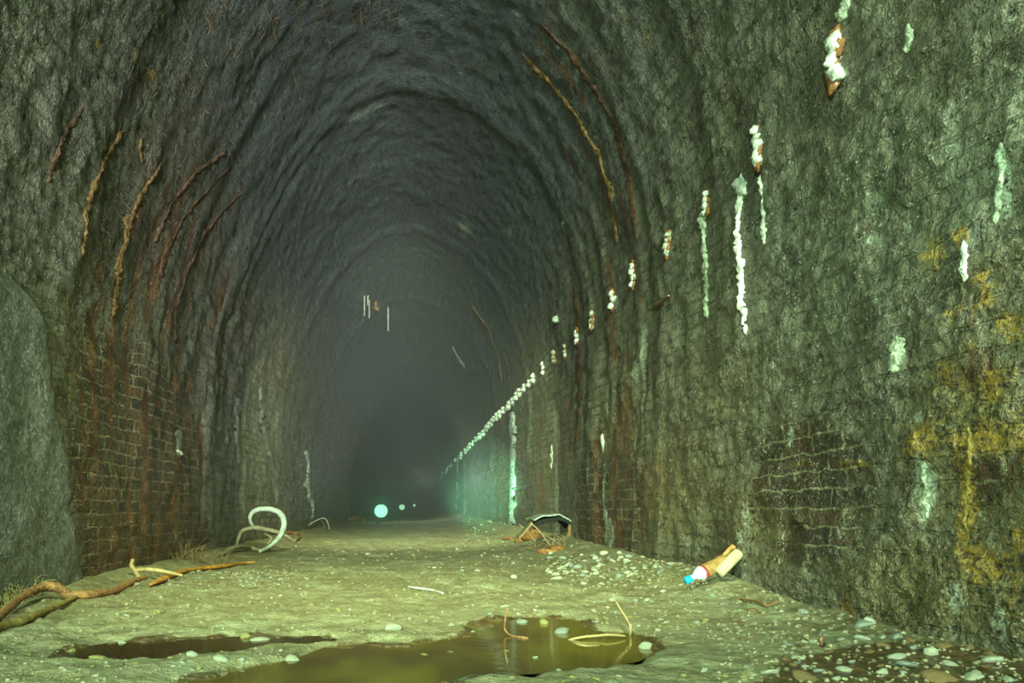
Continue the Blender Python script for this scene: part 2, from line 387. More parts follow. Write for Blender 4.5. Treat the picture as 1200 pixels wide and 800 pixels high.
# ------------------------------------------------------------------ object helpers
def link(name, me, mat=None, parent=None, smooth=True):
    o = bpy.data.objects.new(name, me); COL.objects.link(o)
    if mat is not None and not me.materials: me.materials.append(mat)
    if parent is not None: o.parent = parent
    if smooth:
        me.polygons.foreach_set('use_smooth', [True] * len(me.polygons))
    return o
def mesh(name, V, Fc):
    me = bpy.data.meshes.new(name); me.from_pydata([tuple(v) for v in V], [], Fc); me.update(); return me
def gridmesh(name, X, Y, Z):
    n, k = X.shape
    V = np.stack([X, Y, Z], -1).reshape(-1, 3)
    i = (np.arange(n - 1)[:, None] * k + np.arange(k - 1)[None, :]).reshape(-1)
    Q = np.stack([i, i + 1, i + k + 1, i + k], -1)
    me = bpy.data.meshes.new(name)
    me.vertices.add(len(V)); me.vertices.foreach_set('co', V.astype(np.float32).ravel())
    me.loops.add(Q.size); me.loops.foreach_set('vertex_index', Q.astype(np.int32).ravel())
    me.polygons.add(len(Q)); me.polygons.foreach_set('loop_start', np.arange(0, Q.size, 4, dtype=np.int32))
    me.update(calc_edges=True); me.validate(); return me, Q
def fattr(me, name, arr):
    a = me.attributes.new(name, 'FLOAT', 'POINT'); a.data.foreach_set('value', np.asarray(arr, np.float32).ravel())
def tag(o, label=None, cat=None, group=None, kind=None):
    if label: o['label'] = label
    if cat: o['category'] = cat
    if group: o['group'] = group
    if kind: o['kind'] = kind
    return o
def empty(name, loc=(0, 0, 0)):
    o = bpy.data.objects.new(name, None); o.empty_display_size = .1; COL.objects.link(o); o.location = loc; return o

def tube(pts, rad, seg=8, res=5, jitter=0.0, seed=0, flat=1.0):
    """a tapering bent rod through the points; returns verts, faces"""
    rnd = random.Random(seed)
    P = [Vector(p) for p in pts]
    R = rad if isinstance(rad, (list, tuple)) else [rad] * len(P)
    Q, RR = [], []
    for i in range(len(P) - 1):
        p0 = P[max(i - 1, 0)]; p1 = P[i]; p2 = P[i + 1]; p3 = P[min(i + 2, len(P) - 1)]
        for k in range(res):
            t = k / res
            q = .5 * ((2 * p1) + (p2 - p0) * t + (2 * p0 - 5 * p1 + 4 * p2 - p3) * t * t + (3 * p1 - p0 - 3 * p2 + p3) * t ** 3)
            Q.append(q); RR.append(R[i] * (1 - t) + R[i + 1] * t)
    Q.append(P[-1]); RR.append(R[-1])
    V, Fc = [], []
    n = None
    for i, q in enumerate(Q):
        d = (Q[min(i + 1, len(Q) - 1)] - Q[max(i - 1, 0)])
        d = d.normalized() if d.length > 1e-9 else Vector((0, 0, 1))
        if n is None: n = d.orthogonal().normalized()
        n = (n - d * n.dot(d)); n = n.normalized() if n.length > 1e-6 else d.orthogonal().normalized()
        bq = d.cross(n)
        for k in range(seg):
            a = 2 * math.pi * k / seg
            r = RR[i] * (1 + jitter * rnd.uniform(-1, 1))
            off = n * math.cos(a) * r + bq * math.sin(a) * r
            off.z *= flat
            V.append(q + off)
    for i in range(len(Q) - 1):
        for k in range(seg):
            Fc.append((i * seg + k, i * seg + (k + 1) % seg, (i + 1) * seg + (k + 1) % seg, (i + 1) * seg + k))
    Fc.append(tuple(range(seg - 1, -1, -1))); Fc.append(tuple((len(Q) - 1) * seg + k for k in range(seg)))
    return V, Fc
def tube_obj(name, pts, rad, mat, parent=None, **kw):
    V, Fc = tube(pts, rad, **kw)
    return link(name, mesh(name, V, Fc), mat, parent)
def join(parts):
    V, Fc = [], []
    for v, f in parts:
        b = len(V); V += list(v); Fc += [tuple(b + i for i in q) for q in f]
    return V, Fc
def ico(sub=2):
    bm = bmesh.new(); bmesh.ops.create_icosphere(bm, subdivisions=sub, radius=1)
    V = [v.co.copy() for v in bm.verts]; Fc = [tuple(v.index for v in f.verts) for f in bm.faces]; bm.free(); return V, Fc
ICO1, ICO2, ICO3 = ico(1), ico(2), ico(3)
def lump(center, r, seed, rough=.35, base=None, freq=1.6, cut=True):
    V, Fc = base or ICO2
    A = np.array([tuple(v) for v in V]); o = seed * 7.31
    d = 1 + rough * fbm(A[:, 0] * freq + o, A[:, 1] * freq, A[:, 2] * freq, 2, seed)
    A = A * d[:, None]
    if cut:                                        # broken faces
        rs = np.random.RandomState(seed)
        for k in range(6):
            nrm = rs.normal(size=3); nrm /= np.linalg.norm(nrm); h = rs.uniform(.55, .85)
            t = A @ nrm; A = A - np.outer(np.maximum(0, t - h) * .9, nrm)
    A = A * np.array(r)[None, :] + np.array(center)[None, :]
    return [Vector(a) for a in A], Fc

# ------------------------------------------------------------------ the lining: right wall, vault, left wall
YR = yrows(1.2, 78, .0062)
def blob(Sg, Yg, px, py, rx, ry, amp=1.0, rot=0):
    """soft patch of wear at the lining point seen there; rx, ry in picture pixels"""
    s, Y = hit(px, py); x, z = prof(s)
    ky = math.hypot(x, z - EYE) * F / (Y * Y); kz = F / Y            # px per metre along the tunnel and up the wall
    if z > 4.6: rx, ry = ry, rx
    a = (Yg - Y) * ky / rx; b = (Sg - s) * kz / ry
    return amp * np.exp(-(a * a + b * b))
RUST_R = [(6.45, .05, .9, 0, 6.0), (6.85, .05, .75, 1.2, 6.0), (7.25, .10, .8, 0, 5.2), (7.9, .07, .7, 0, 4.0), (9.4, .15, .6, 0, 3.6), (11.2, .2, .55, 0, 3.2), (13.6, .25, .5, 0, 3.4), (16.2, .35, .55, 0, 3.8), (19.5, .4, .5, 0, 3.2), (23, .6, .5, 0, 3.0), (29, .8, .45, 0, 3.5)]
PALE_R = [(5.3, .05, .4), (5.9, .06, .4), (6.65, .05, .55), (7.05, .05, .45), (7.6, .07, .55), (8.7, .10, .55), (10.2, .15, .5), (12.3, .2, .5), (14.8, .25, .45), (18, .4, .5), (21, .5, .45), (26, .8, .5), (33, 1, .4)]
PALE_L = [(5.0, .03, .4), (5.6, .03, .4), (8.9, .15, .45), (9.9, .2, .5), (11.1, .2, .55), (12.6, .3, .55), (14, .3, .5), (17, .4, .45), (20.5, .5, .45), (25, .8, .4), (33, 1.2, .4)]
RUST_L = [(4.95, .05, .6), (5.15, .06, .85), (5.45, .08, .95), (5.8, .07, .8), (6.1, .1, .95), (6.5, .08, .7), (6.95, .09, .8), (7.4, .08, .75), (7.8, .12, .9), (9.3, .2, .35), (11.6, .25, .6), (14.5, .3, .3), (19, .5, .7), (22, .5, .4), (27, .9, .6)]
def lining(name, s0, s1, ds):
    n = int((s1 - s0) / ds) + 1
    ss = np.linspace(s0, s1, n)
    Sg, Yg = np.meshgrid(ss, YR)
    X, Y, Z = surf(Sg, Yg)
    x0, z0 = prof(Sg)
    right = x0 > XC
    dark = np.zeros_like(X)
    if name == 'wall_right':                       # small arched recess low in the wall, its inner shade painted dark
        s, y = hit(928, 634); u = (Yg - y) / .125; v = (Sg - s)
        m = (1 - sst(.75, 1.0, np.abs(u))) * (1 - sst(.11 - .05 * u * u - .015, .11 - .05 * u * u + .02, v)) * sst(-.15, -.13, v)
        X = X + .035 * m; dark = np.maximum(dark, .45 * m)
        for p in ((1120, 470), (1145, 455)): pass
        # joint between two lengths of lining, its ledge shadow put into the colour
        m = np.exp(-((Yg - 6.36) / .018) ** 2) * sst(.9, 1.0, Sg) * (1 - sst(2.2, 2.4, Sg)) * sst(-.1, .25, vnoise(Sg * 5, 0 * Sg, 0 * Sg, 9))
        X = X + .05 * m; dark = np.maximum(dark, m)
    me, Q = gridmesh(name, X, Y, Z)
    uvl = me.uv_layers.new(name='metres')
    UV = np.stack([Yg, Sg], -1).reshape(-1, 2)[Q.ravel()]
    uvl.data.foreach_set('uv', UV.astype(np.float32).ravel())
    j = .06 * vnoise(Sg * 2.2, Yg * 1.5, 0 * Sg, 81) + .03 * vnoise(Sg * 7, Yg * 5, 0 * Sg, 82)
    rust = np.zeros_like(X); pale = np.zeros_like(X); ochre = np.zeros_like(X); olive = np.zeros_like(X); brick = np.zeros_like(X)
    for (y, wd, a, lo, hi) in RUST_R:
        f = sst(-.35, .35, vnoise(Sg * 1.1 + y * 3, 0 * Sg + y, 0 * Sg, 83))
        rust = np.maximum(rust, right * a * np.exp(-((Yg + j - y) / wd) ** 2) * (1 - sst(hi - .8, hi, Sg)) * (.35 + .65 * f))
    Lg = LT - Sg
    for side, lst in ((right, PALE_R), (~right, PALE_L)):
        for (y, wd, a) in lst:
            f = sst(-.3, .4, vnoise(Sg * 1.3 + y * 5, 0 * Sg + y, 0 * Sg, 86))
            pale = np.maximum(pale, side * a * np.exp(-((Yg + j - y) / wd) ** 2) * (1 - sst(1.9, 3.4, np.minimum(Sg, Lg))) * (.3 + .7 * f))
    for (y, wd, a) in RUST_L:
        hi = 4.6 if y < 8 else 3.4
        f = sst(-.35, .35, vnoise(Sg * 1.1 + y * 3, 0 * Sg + y, 0 * Sg, 84))
        rust = np.maximum(rust, (~right) * a * np.exp(-((Yg + j - y) / wd) ** 2) * (1 - sst(hi - 1.2, hi, Lg)) * (.4 + .6 * f))
    zl = (~right) * sst(4.5, 5.1, Yg + j * 3) * (1 - sst(7.2, 8.6, Yg + j * 6))
    brick = np.maximum(brick, zl * (1 - sst(1.2, 3.2, Lg)) * .95)
    brick = np.maximum(brick, zl * .42)
    rust = np.maximum(rust, zl * (1 - sst(.8, 1.9, Lg)) * .42)
    zr = right * sst(6.3, 6.6, Yg) * (1 - sst(8.5, 9.5, Yg))
    brick = np.maximum(brick, zr * (1 - sst(1.0, 2.0, Sg)) * .7)
    rust = np.maximum(rust, zr * (1 - sst(.6, 1.9, Sg)) * .36)
    brick = np.maximum(brick, .30 * (Yg > 9) * (1 - sst(1.0, 2.4, np.minimum(Sg, Lg))))
    brick = np.maximum(brick, .28 * sst(1.6, 3, z0))
    if name == 'wall_right':
        for (px, py, rx, ry, a) in ((940, 555, 85, 80, .85), (960, 620, 60, 60, .7), (800, 520, 40, 130, .45), (740, 560, 30, 70, .5), (1160, 560, 60, 45, .7), (1000, 290, 150, 60, .35)):
            brick = np.maximum(brick, blob(Sg, Yg, px, py, rx, ry, a))
        for (px, py, rx, ry, a) in [(q[0], q[1], q[2] * 1.5, q[3] * 1.4, q[4]) for q in ((1090, 295, 20, 30, .6), (1126, 278, 9, 11, .95), (1150, 325, 7, 7, .9), (1156, 345, 8, 16, .95), (1110, 370, 45, 14, .55), (1190, 380, 25, 22, .6), (1165, 450, 30, 22, .75), (1100, 440, 22, 18, .6), (1140, 440, 28, 30, .5), (1080, 520, 18, 24, .75), (1160, 512, 32, 22, .85), (1195, 510, 20, 30, .7), (1134, 560, 8, 60, .9), (1130, 620, 9, 26, .8), (1150, 655, 26, 24, .75), (1190, 590, 14, 40, .45), (1000, 545, 20, 8, .6), (1190, 690, 14, 30, .5), (995, 715, 10, 10, .7), (930, 545, 16, 6, .4), (965, 650, 18, 10, .4), (1190, 640, 16, 20, .6))]:
            ochre = np.maximum(ochre, blob(Sg, Yg, px, py, rx, ry, a))
        for (px, py, rx, ry, a) in ((1150, 440, 60, 50, .5), (1150, 560, 70, 80, .42), (1170, 340, 60, 60, .38), (1120, 650, 60, 50, .35), (730, 500, 22, 90, .55), (760, 560, 30, 60, .4)):
            rust = np.maximum(rust, blob(Sg, Yg, px, py, rx, ry, a))
        for (px, py, rx, ry, a) in ((1130, 520, 110, 170, .75), (1080, 690, 160, 90, .7), (920, 600, 120, 90, .6), (780, 580, 60, 90, .65), (720, 520, 40, 120, .6), (640, 560, 30, 70, .5), (1160, 330, 70, 60, .5), (850, 470, 60, 60, .4), (1120, 80, 70, 60, .4), (740, 60, 60, 60, .35)):
            olive = np.maximum(olive, blob(Sg, Yg, px, py, rx, ry, a))
        for (px, py, rx, ry, a) in ((1050, 410, 9, 22, .8), (1080, 400, 7, 16, .5), (1085, 570, 13, 42, .75), (1075, 490, 9, 10, .5), (1175, 215, 14, 48, .7), (1190, 140, 10, 60, .35), (1063, 42, 9, 22, .8), (990, 8, 10, 16, .8), (925, 512, 5, 16, .75), (1015, 160, 4, 8, .7), (1016, 228, 4, 7, .6), (1031, 362, 5, 14, .6), (1020, 282, 7, 5, .6), (980, 645, 7, 10, .5), (1145, 660, 10, 30, .4), (905, 420, 5, 40, .35), (990, 355, 5, 34, .45), (845, 300, 12, 40, .3), (985, 620, 10, 20, .45), (880, 610, 8, 30, .4), (1080, 660, 10, 30, .35), (1120, 700, 14, 30, .45), (1170, 730, 12, 30, .45), (1000, 520, 20, 30, .3), (755, 400, 4, 30, .85), (745, 435, 18, 16, .55), (720, 470, 6, 60, .4), (684, 450, 3, 18, .8), (765, 520, 4, 30, .5), (818, 640, 4, 12, .8), (806, 634, 5, 14, .55), (716, 625, 4, 22, .85), (866, 628, 5, 12, .6), (690, 560, 4, 40, .35), (637, 470, 3, 40, .4)):
            pale = np.maximum(pale, blob(Sg, Yg, px, py, rx, ry, a))
    else:
        pts = ((430, 130, 34, 7, .6), (405, 125, 12, 5, .4), (440, 195, 60, 14, .34), (400, 232, 40, 6, .34), (490, 295, 40, 8, .4), (545, 265, 16, 16, .5), (380, 380, 30, 12, .34), (598, 270, 8, 12, .5), (560, 390, 12, 40, .35), (660, 262, 6, 4, .6), (520, 315, 60, 6, .25), (310, 135, 8, 5, .5), (540, 85, 5, 3, .5), (370, 20, 10, 4, .4), (605, 15, 9, 5, .6), (300, 430, 18, 34, .35), (320, 500, 8, 50, .45), (300, 500, 7, 40, .4), (278, 480, 6, 30, .3))
        for (px, py, rx, ry, a) in pts:
            if name == 'ceiling' or py > 400: pale = np.maximum(pale, blob(Sg, Yg, px, py, rx, ry, a))
        for (px, py, rx, ry, a) in ((115, 50, 12, 7, .7), (160, 70, 10, 6, .7), (355, 20, 22, 8, .6), (188, 17, 6, 4, .9), (250, 40, 20, 8, .4), (180, 85, 16, 8, .5), (500, 328, 20, 4, .4), (330, 20, 40, 8, .3), (760, 60, 30, 60, .25), (850, 20, 20, 20, .25), (725, 30, 20, 60, .3)):
            if name == 'ceiling': ochre = np.maximum(ochre, blob(Sg, Yg, px, py, rx, ry, a))
    for (y, h, wd) in RINGS[5:]:
        pale = np.maximum(pale, .34 * np.exp(-((Yg - y + wd * .3) / (wd * .4)) ** 2) * sst(-.5, .3, vnoise(Sg * 1.7, 0 * Sg + y, 0 * Sg, 85)))
    soot_shade = sst(2.9, 4.6, z0 + .35 * fbm(X * .8, Yg * .5, Z * .8, 2, 88)) * sst(4.5, 8.0, Yg + 1.5 * (x0 < 1.2) * sst(3, 5, z0))
    soot_shade = np.maximum(soot_shade, .45 * sst(3.2, 5.0, z0))
    for nme, arr in (('rust', rust), ('pale', pale), ('ochre', ochre), ('brick', brick), ('soot_shade', soot_shade), ('dark', dark), ('olive', olive)): fattr(me, nme, arr)
    o = link(name, me, M['lining']); o['kind'] = 'structure'
    return o
lining('wall_right', 0, SPR, .016)
lining('ceiling', SPR, SPL, .026)
lining('wall_left', SPL, LT, .020)
# dark end wall added across the bore to hide the world light
V = [(2.5, 77.5, -.3), (2.5, 77.5, 6), (-2.7, 77.5, 6), (-2.7, 77.5, -.3), (2.5, 78, -.3), (2.5, 78, 6), (-2.7, 78, 6), (-2.7, 78, -.3)]
o = link('far_blocker', mesh('far_blocker', V, [(0, 1, 2, 3), (7, 6, 5, 4), (0, 4, 5, 1), (1, 5, 6, 2), (2, 6, 7, 3), (3, 7, 4, 0)]), M['rustline'], smooth=False); o['kind'] = 'structure'

# floor
def build_floor():
    Xg, Yg = _fx, _fy
    me, Q = gridmesh('floor', Xg, Yg, FZ)
    fattr(me, 'wet', wetf(Xg.ravel(), Yg.ravel()))
    o = link('floor', me, M['floor']); o['kind'] = 'structure'
build_floor()

# grey parged facing on the left wall, near the camera
def parging():
    n, k = 90, 70
    V = []
    for i in range(n):
        z = -.05 + 2.02 * i / (n - 1)
        ye = 4.77 - .62 * (max(z, 0) / 1.95) ** 1.3 + .03 * math.sin(z * 9) + .015 * math.sin(z * 31)
        top = .12 * sst(1.75, 1.97, z)
        for j in range(k):
            y = 1.6 + (ye - 1.6) * j / (k - 1)
            V.append((y, z, top))
    A = np.array(V); Y, Z = A[:, 0], A[:, 1]
    s = LT - (Z + .2)
    x, _, zz = surf(s, Y)
    edge = (np.arange(len(A)) % k) / (k - 1)
    th = .10 + .014 * fbm(Y * 4, Z * 4, 0 * Y, 3, 91) + .005 * fbm(Y * 22, Z * 22, 0 * Y, 2, 92)
    th = th * (1 - .9 * sst(.985, 1.0, edge)) - A[:, 2] * 1.2
    X = np.maximum(prof(s)[0] + .02, x * .3 + prof(s)[0] * .7) + th
    me, Q = gridmesh('trim_1', X.reshape(n, k), Y.reshape(n, k), Z.reshape(n, k))
    o = link('trim_1', me, M['parging']); o['kind'] = 'structure'
parging()

# ------------------------------------------------------------------ puddles
def puddle(name, P, label, mat='water'):
    me = bpy.data.meshes.new(name); bm = bmesh.new()
    c = P.mean(0); pts = []
    n = len(P)
    vs = [bm.verts.new((c[0] + (x - c[0]) * 1.0 + .0, y, WZ)) for x, y in P]
    f = bm.faces.new(vs)
    # widen so the mud edge alone draws the shoreline
    r = bmesh.ops.inset_region(bm, faces=[f], thickness=.2, use_outset=True)
    bmesh.ops.triangulate(bm, faces=bm.faces[:])
    for v in bm.verts: v.co.z = WZ
    if sum(fc.normal.z for fc in bm.faces) < 0: bmesh.ops.reverse_faces(bm, faces=bm.faces[:])
    bm.to_mesh(me); bm.free()
    o = link(name, me, M[mat], smooth=False)
    return tag(o, label, 'puddle', kind='stuff')
puddle('puddle', PA, 'broad brown puddle in the muddy floor nearest the camera')
puddle('puddle', PB, 'narrow dark puddle in the mud left of the broad brown puddle', 'water_dark')

# ------------------------------------------------------------------ lamps in the distance
def lamp(px, py, Y, dia, label, glowmat, energy):
    p = at(px, py, Y); g = fz(p.x, Y)
    root = tag(empty('work_lamp', (p.x, Y, g)), label, 'lamp', 'lamps standing far down the tunnel')
    h = p.z - g
    R = dia / 2
    V, Fc = lump((0, 0, h), (R, R, R), 1, 0, ICO3, cut=False); link('globe', mesh('globe', V, Fc), glowmat, root)
    V, Fc = tube([(0, 0, h + R * .9), (0, 0, h + R * 1.12)], [R * .35, R * .25], seg=16); link('cap', mesh('cap', V, Fc), M['black'], root)
    V, Fc = tube([(0, 0, -.03), (0, 0, .03), (0, 0, .04), (0, 0, h - R * .95)], [R * .8, R * .7, R * .25, R * .3], seg=16); link('stand', mesh('stand', V, Fc), M['black'], root)
    light('globe_light', 'SPOT', (p.x, Y - R - .05, p.z + .03), energy, (.16, 1.0, .42), target=(0, 0, .75), spot_size=math.radians(9), spot_blend=1.0, shadow_soft_size=.05)
lamp(446.5, 598.5, 24, .46, 'biggest and brightest of the green-glowing lamps down the tunnel', M['glow'], 1300)
lamp(471, 594, 38, .32, 'smaller green lamp just right of the big glowing one', M['glow2'], 150)
lamp(485.5, 592, 50, .20, 'tiny faint far lamp, rightmost in the row of lights', M['glow2'], 1.5)

# ------------------------------------------------------------------ deposits on the lining
def run(pxs, width, thick, seed=0, K=9, wob=.25, step=2.4, jit=1.0):
    """a crust that follows the lining through the picture points; width in px"""
    pts = []
    W = width if isinstance(width, (list, tuple)) else [width] * len(pxs)
    for i in range(len(pxs) - 1):
        a, b = pxs[i], pxs[i + 1]; n = max(2, int(math.hypot(b[0] - a[0], b[1] - a[1]) / step))
        for k in range(n):
            t = k / n; pts.append((a[0] + (b[0] - a[0]) * t, a[1] + (b[1] - a[1]) * t, W[i] + (W[i + 1] - W[i]) * t))
    pts.append((*pxs[-1], W[-1]))
    rnd = random.Random(seed); V = []; rows = []
    H = [hit(p[0], p[1]) for p in pts]
    o = rnd.uniform(0, 50)
    n = len(pts)
    for i, p in enumerate(pts):
        s, Y = H[i]; x, z = prof(s)
        kpx = math.hypot(x * F / (Y * Y), 1e-6)
        s2, Y2 = H[min(i + 1, n - 1)]; s1, Y1 = H[max(i - 1, 0)]
        ts, tY = s2 - s1, Y2 - Y1; l = math.hypot(ts, tY) + 1e-9; ts, tY = ts / l, tY / l
        # across direction on the lining
        as_, aY = -tY, ts
        nx, nz = pnorm(s); tx, tz = nz, -nx
        # px length of one metre across
        e = .02
        xa, za = prof(s + as_ * e); Ya = Y + aY * e
        q0 = np.array([x * F / Y, z * F / Y - EYE * F / Y]); q1 = np.array([xa * F / Ya, za * F / Ya - EYE * F / Ya])
        ppm = max(np.hypot(*(q1 - q0)) / e, 3)
        half = .5 * p[2] / ppm * (1 + wob * float(vnoise(np.array([i * .2 + o]), 0, 0)[()] if False else vnoise(np.array([i * .2 + o]), np.array([0.]), np.array([0.]), seed)[0]))
        sh = half * wob * 1.2 * float(vnoise(np.array([i * .13 + o + 20]), np.array([0.]), np.array([0.]), seed)[0])
        end = min(1, .25 + i * .5, .25 + (n - 1 - i) * .5)
        tt = thick * (1 + .5 * jit * float(vnoise(np.array([i * .3 + o + 40]), np.array([0.]), np.array([0.]), seed)[0])) * end
        half *= 1 + jit * rnd.uniform(-.38, .15); sh += half * jit * rnd.uniform(-.25, .25); tt *= 1 + jit * rnd.uniform(-.4, .3)
        row = []
        for k in range(K):
            a = -1 + 2 * k / (K - 1)
            off = a * half * end + sh
            sp, Yp = s + as_ * off, Y + aY * off
            h = tt * math.sqrt(max(0, 1 - a * a)) - .006 * (abs(a) > .99) + .3 * jit * tt * rnd.uniform(-1, 1)
            xx, yy, zz = surf(np.array([sp]), np.array([Yp]), h)
            row.append((float(xx[0]), float(yy[0]), float(zz[0])))
        rows.append(row)
    Vv = [Vector(v) for r in rows for v in r]
    Fc = [(i * K + k, i * K + k + 1, (i + 1) * K + k + 1, (i + 1) * K + k) for i in range(n - 1) for k in range(K - 1)]
    return Vv, Fc
def crust(name, pxs, width, thick, mat, label, cat, group=None, seed=0, **kw):
    V, Fc = run(pxs, width, thick, seed, **kw)
    return tag(link(name, mesh(name, V, Fc), M[mat]), label, cat, group)

SK = 'white calcite runs down the right wall'
crust('calcite_streak', [(868, 203), (868, 225), (867, 250), (868, 290), (869, 330), (870, 365), (872, 394)], [13, 11, 6, 7, 7, 5, 3], .016, 'calcite', 'longest and brightest white calcite run, hanging down the middle of the right wall', 'calcite streak', SK, 1, wob=.45)
crust('calcite_streak', [(823, 246), (824, 275), (826, 320), (828, 372)], [5, 7, 7, 4], .016, 'calcite_dull', 'thin white calcite run hanging below the knobbly crust left of the longest run', 'calcite streak', SK, 2, wob=.45)
crust('calcite_streak', [(892, 205), (894, 232), (895, 260), (897, 287)], [4, 5, 6, 4], .012, 'calcite_dull', 'short thin calcite run just right of the longest white run', 'calcite streak', SK, 3, wob=.45)
crust('calcite_streak', [(1131, 283), (1131, 305), (1130, 330)], [8, 14, 7], .012, 'calcite', 'short white calcite dribble among the orange stains on the right wall', 'calcite streak', SK, 4, wob=.5)
crust('calcite_streak', [(1049, 394), (1050, 412), (1048, 438)], [12, 14, 8], .008, 'calcite_dull', 'pale calcite dribble left of the ochre patch on the right wall', 'calcite streak', SK, 5, wob=.5)
crust('calcite_streak', [(706, 508), (707, 518), (707, 530)], [4, 6, 3], .02, 'calcite', 'small white calcite dribble low on the wall above the rubble bank', 'calcite streak', SK, 6)
crust('calcite_streak', [(647, 520), (647, 535), (647, 548)], [3, 4, 3], .02, 'calcite', 'small white calcite dribble between the grey column and the bent metal sheet', 'calcite streak', SK, 7)
crust('calcite_streak', [(1064, 26), (1064, 42), (1062, 60)], [8, 13, 6], .008, 'calcite_dull', 'pale calcite patch on the right wall near the top of the picture', 'calcite streak', SK, 8, wob=.5)
crust('calcite_streak', [(1174, 168), (1173, 200), (1170, 240), (1164, 262)], [14, 15, 10, 6], .006, 'calcite_dull', 'wide faint calcite run high on the right wall beside the picture edge', 'calcite streak', SK, 9, wob=.5)
crust('calcite_streak', [(1082, 540), (1083, 570), (1086, 608)], [14, 16, 10], .008, 'calcite_dull', 'broad pale calcite run left of the yellow streak low on the right wall', 'calcite streak', SK, 10, wob=.5)
crust('calcite_streak', [(988, -8), (990, 10), (988, 26)], [16, 15, 8], .010, 'calcite_dull', 'pale calcite run above the uppermost white knob of the right wall', 'calcite streak', SK, 11, wob=.5)
crust('ochre_streak', [(1134, 500), (1137, 540), (1133, 590), (1131, 640)], [3, 6, 8, 3], .005, 'yellow', 'bright yellow ochre run down the right wall', 'mineral streak', None, 12, wob=.6)

FL = 'pale flowstone columns down the tunnel walls'
crust('flowstone_curtain', [(602, 482), (602, 530), (601, 575), (600, 617)], [9, 10, 10, 11], .06, 'flow', 'broad grey-white flowstone column on the right wall left of the bent metal sheet', 'flowstone', FL, 21, wob=.12, jit=.3)
crust('flowstone_curtain', [(358, 528), (361, 560), (365, 610)], [6, 7, 6], .06, 'flow', 'pale flowstone column on the left wall, between the hose loop and the big lamp', 'flowstone', FL, 22, wob=.12, jit=.3)
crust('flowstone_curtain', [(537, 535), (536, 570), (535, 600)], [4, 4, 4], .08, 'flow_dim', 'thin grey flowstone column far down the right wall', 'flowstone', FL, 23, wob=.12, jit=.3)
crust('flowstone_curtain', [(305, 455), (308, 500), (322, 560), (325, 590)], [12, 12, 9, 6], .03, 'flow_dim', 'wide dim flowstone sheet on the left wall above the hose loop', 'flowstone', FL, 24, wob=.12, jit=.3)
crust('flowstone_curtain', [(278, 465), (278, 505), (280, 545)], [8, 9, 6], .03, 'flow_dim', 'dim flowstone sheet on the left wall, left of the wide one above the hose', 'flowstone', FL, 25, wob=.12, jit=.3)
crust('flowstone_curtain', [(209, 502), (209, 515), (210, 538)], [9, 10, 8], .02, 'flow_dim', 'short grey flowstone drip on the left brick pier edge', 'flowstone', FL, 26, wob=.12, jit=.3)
crust('calcite_streak', [(209, 525), (210, 531), (210, 537)], [7, 9, 6], .02, 'calcite', 'small white calcite dot on the left wall beside the brick pier', 'calcite streak', None, 27)
crust('calcite_streak', [(530, 405), (536, 418), (545, 432)], [4, 7, 3], .03, 'flow', 'slanting pale calcite patch on the far vault right of the hanging straws', 'calcite streak', None, 28)

RB = 'rust ribs that follow the vault'
crust('rust_rib', [(634, 28), (668, 62), (700, 108), (723, 152), (738, 210), (747, 280)], [5.0, 7.6, 8.4, 8.4, 7.6, 4.2], .012, 'rustline', 'dark red rust rib arching up the vault above the right wall', 'rust rib', RB, 31, wob=.2)
crust('rust_rib', [(612, 64), (640, 92), (672, 130), (698, 175), (715, 225), (722, 285)], [5.0, 6.8, 7.6, 8.4, 6.8, 4.2], .012, 'ochreline', 'tan rust rib below the dark red one on the right of the vault', 'rust rib', RB, 32, wob=.3)
crust('rust_rib', [(190, 190), (170, 220), (152, 258), (141, 310), (134, 370)], [5.0, 7.6, 7.6, 6.8, 5.0], .012, 'ochreline', 'tan rust rib on the left pier, right of its two fellows', 'rust rib', RB, 33, wob=.3)
crust('rust_rib', [(146, 152), (126, 180), (110, 215), (98, 255), (93, 300)], [5.0, 7.6, 6.8, 6.8, 3.4], .012, 'ochreline', 'tan rust rib on the left pier with a hooked top', 'rust rib', RB, 34, wob=.3)
crust('rust_rib', [(97, 126), (76, 155), (60, 195), (56, 215)], [3.4, 6.8, 5.8, 3.4], .012, 'rustline', 'short dark red rust rib highest on the left wall', 'rust rib', RB, 35, wob=.3)
crust('rust_rib', [(81, 340), (80, 380), (80, 430), (82, 470)], [4.2, 5.8, 5.8, 4.2], .0006, 'ochreline', 'straight ochre rust line down the left pier beside the grey block', 'rust rib', RB, 36, wob=.3)
crust('rust_rib', [(283, 226), (262, 246), (240, 272), (222, 310), (208, 350), (203, 400)], [3.4, 5.0, 5.0, 5.0, 4.2, 3.4], .012, 'rustline', 'dark rust rib along the far edge of the left brick pier', 'rust rib', RB, 37, wob=.3)
crust('rust_rib', [(268, 198), (240, 225), (213, 258), (195, 295), (183, 340)], [3.4, 5.0, 5.0, 5.0, 3.4], .012, 'rustline', 'dark rust rib just inside the far edge of the left brick pier', 'rust rib', RB, 38, wob=.3)
crust('rust_rib', [(263, 178), (230, 202), (200, 240), (180, 285)], [3.4, 5.0, 4.2, 3.4], .012, 'rustline', 'dark rust rib between the tan ribs and the pier edge ribs', 'rust rib', RB, 39, wob=.3)
crust('rust_rib', [(548, 352), (572, 385), (585, 420), (588, 450)], [2.6, 3.4, 3.4, 2.6], .012, 'ochreline', 'thin tan rust rib arching on the far right of the vault', 'rust rib', RB, 40, wob=.3)
crust('rust_rib', [(672, 330), (676, 370), (679, 420), (678, 480), (674, 530)], [3.4, 5.0, 5.0, 4.2, 3.4], .012, 'rustline', 'rust rib running down through the row of calcite knobs', 'rust rib', RB, 41, wob=.3)
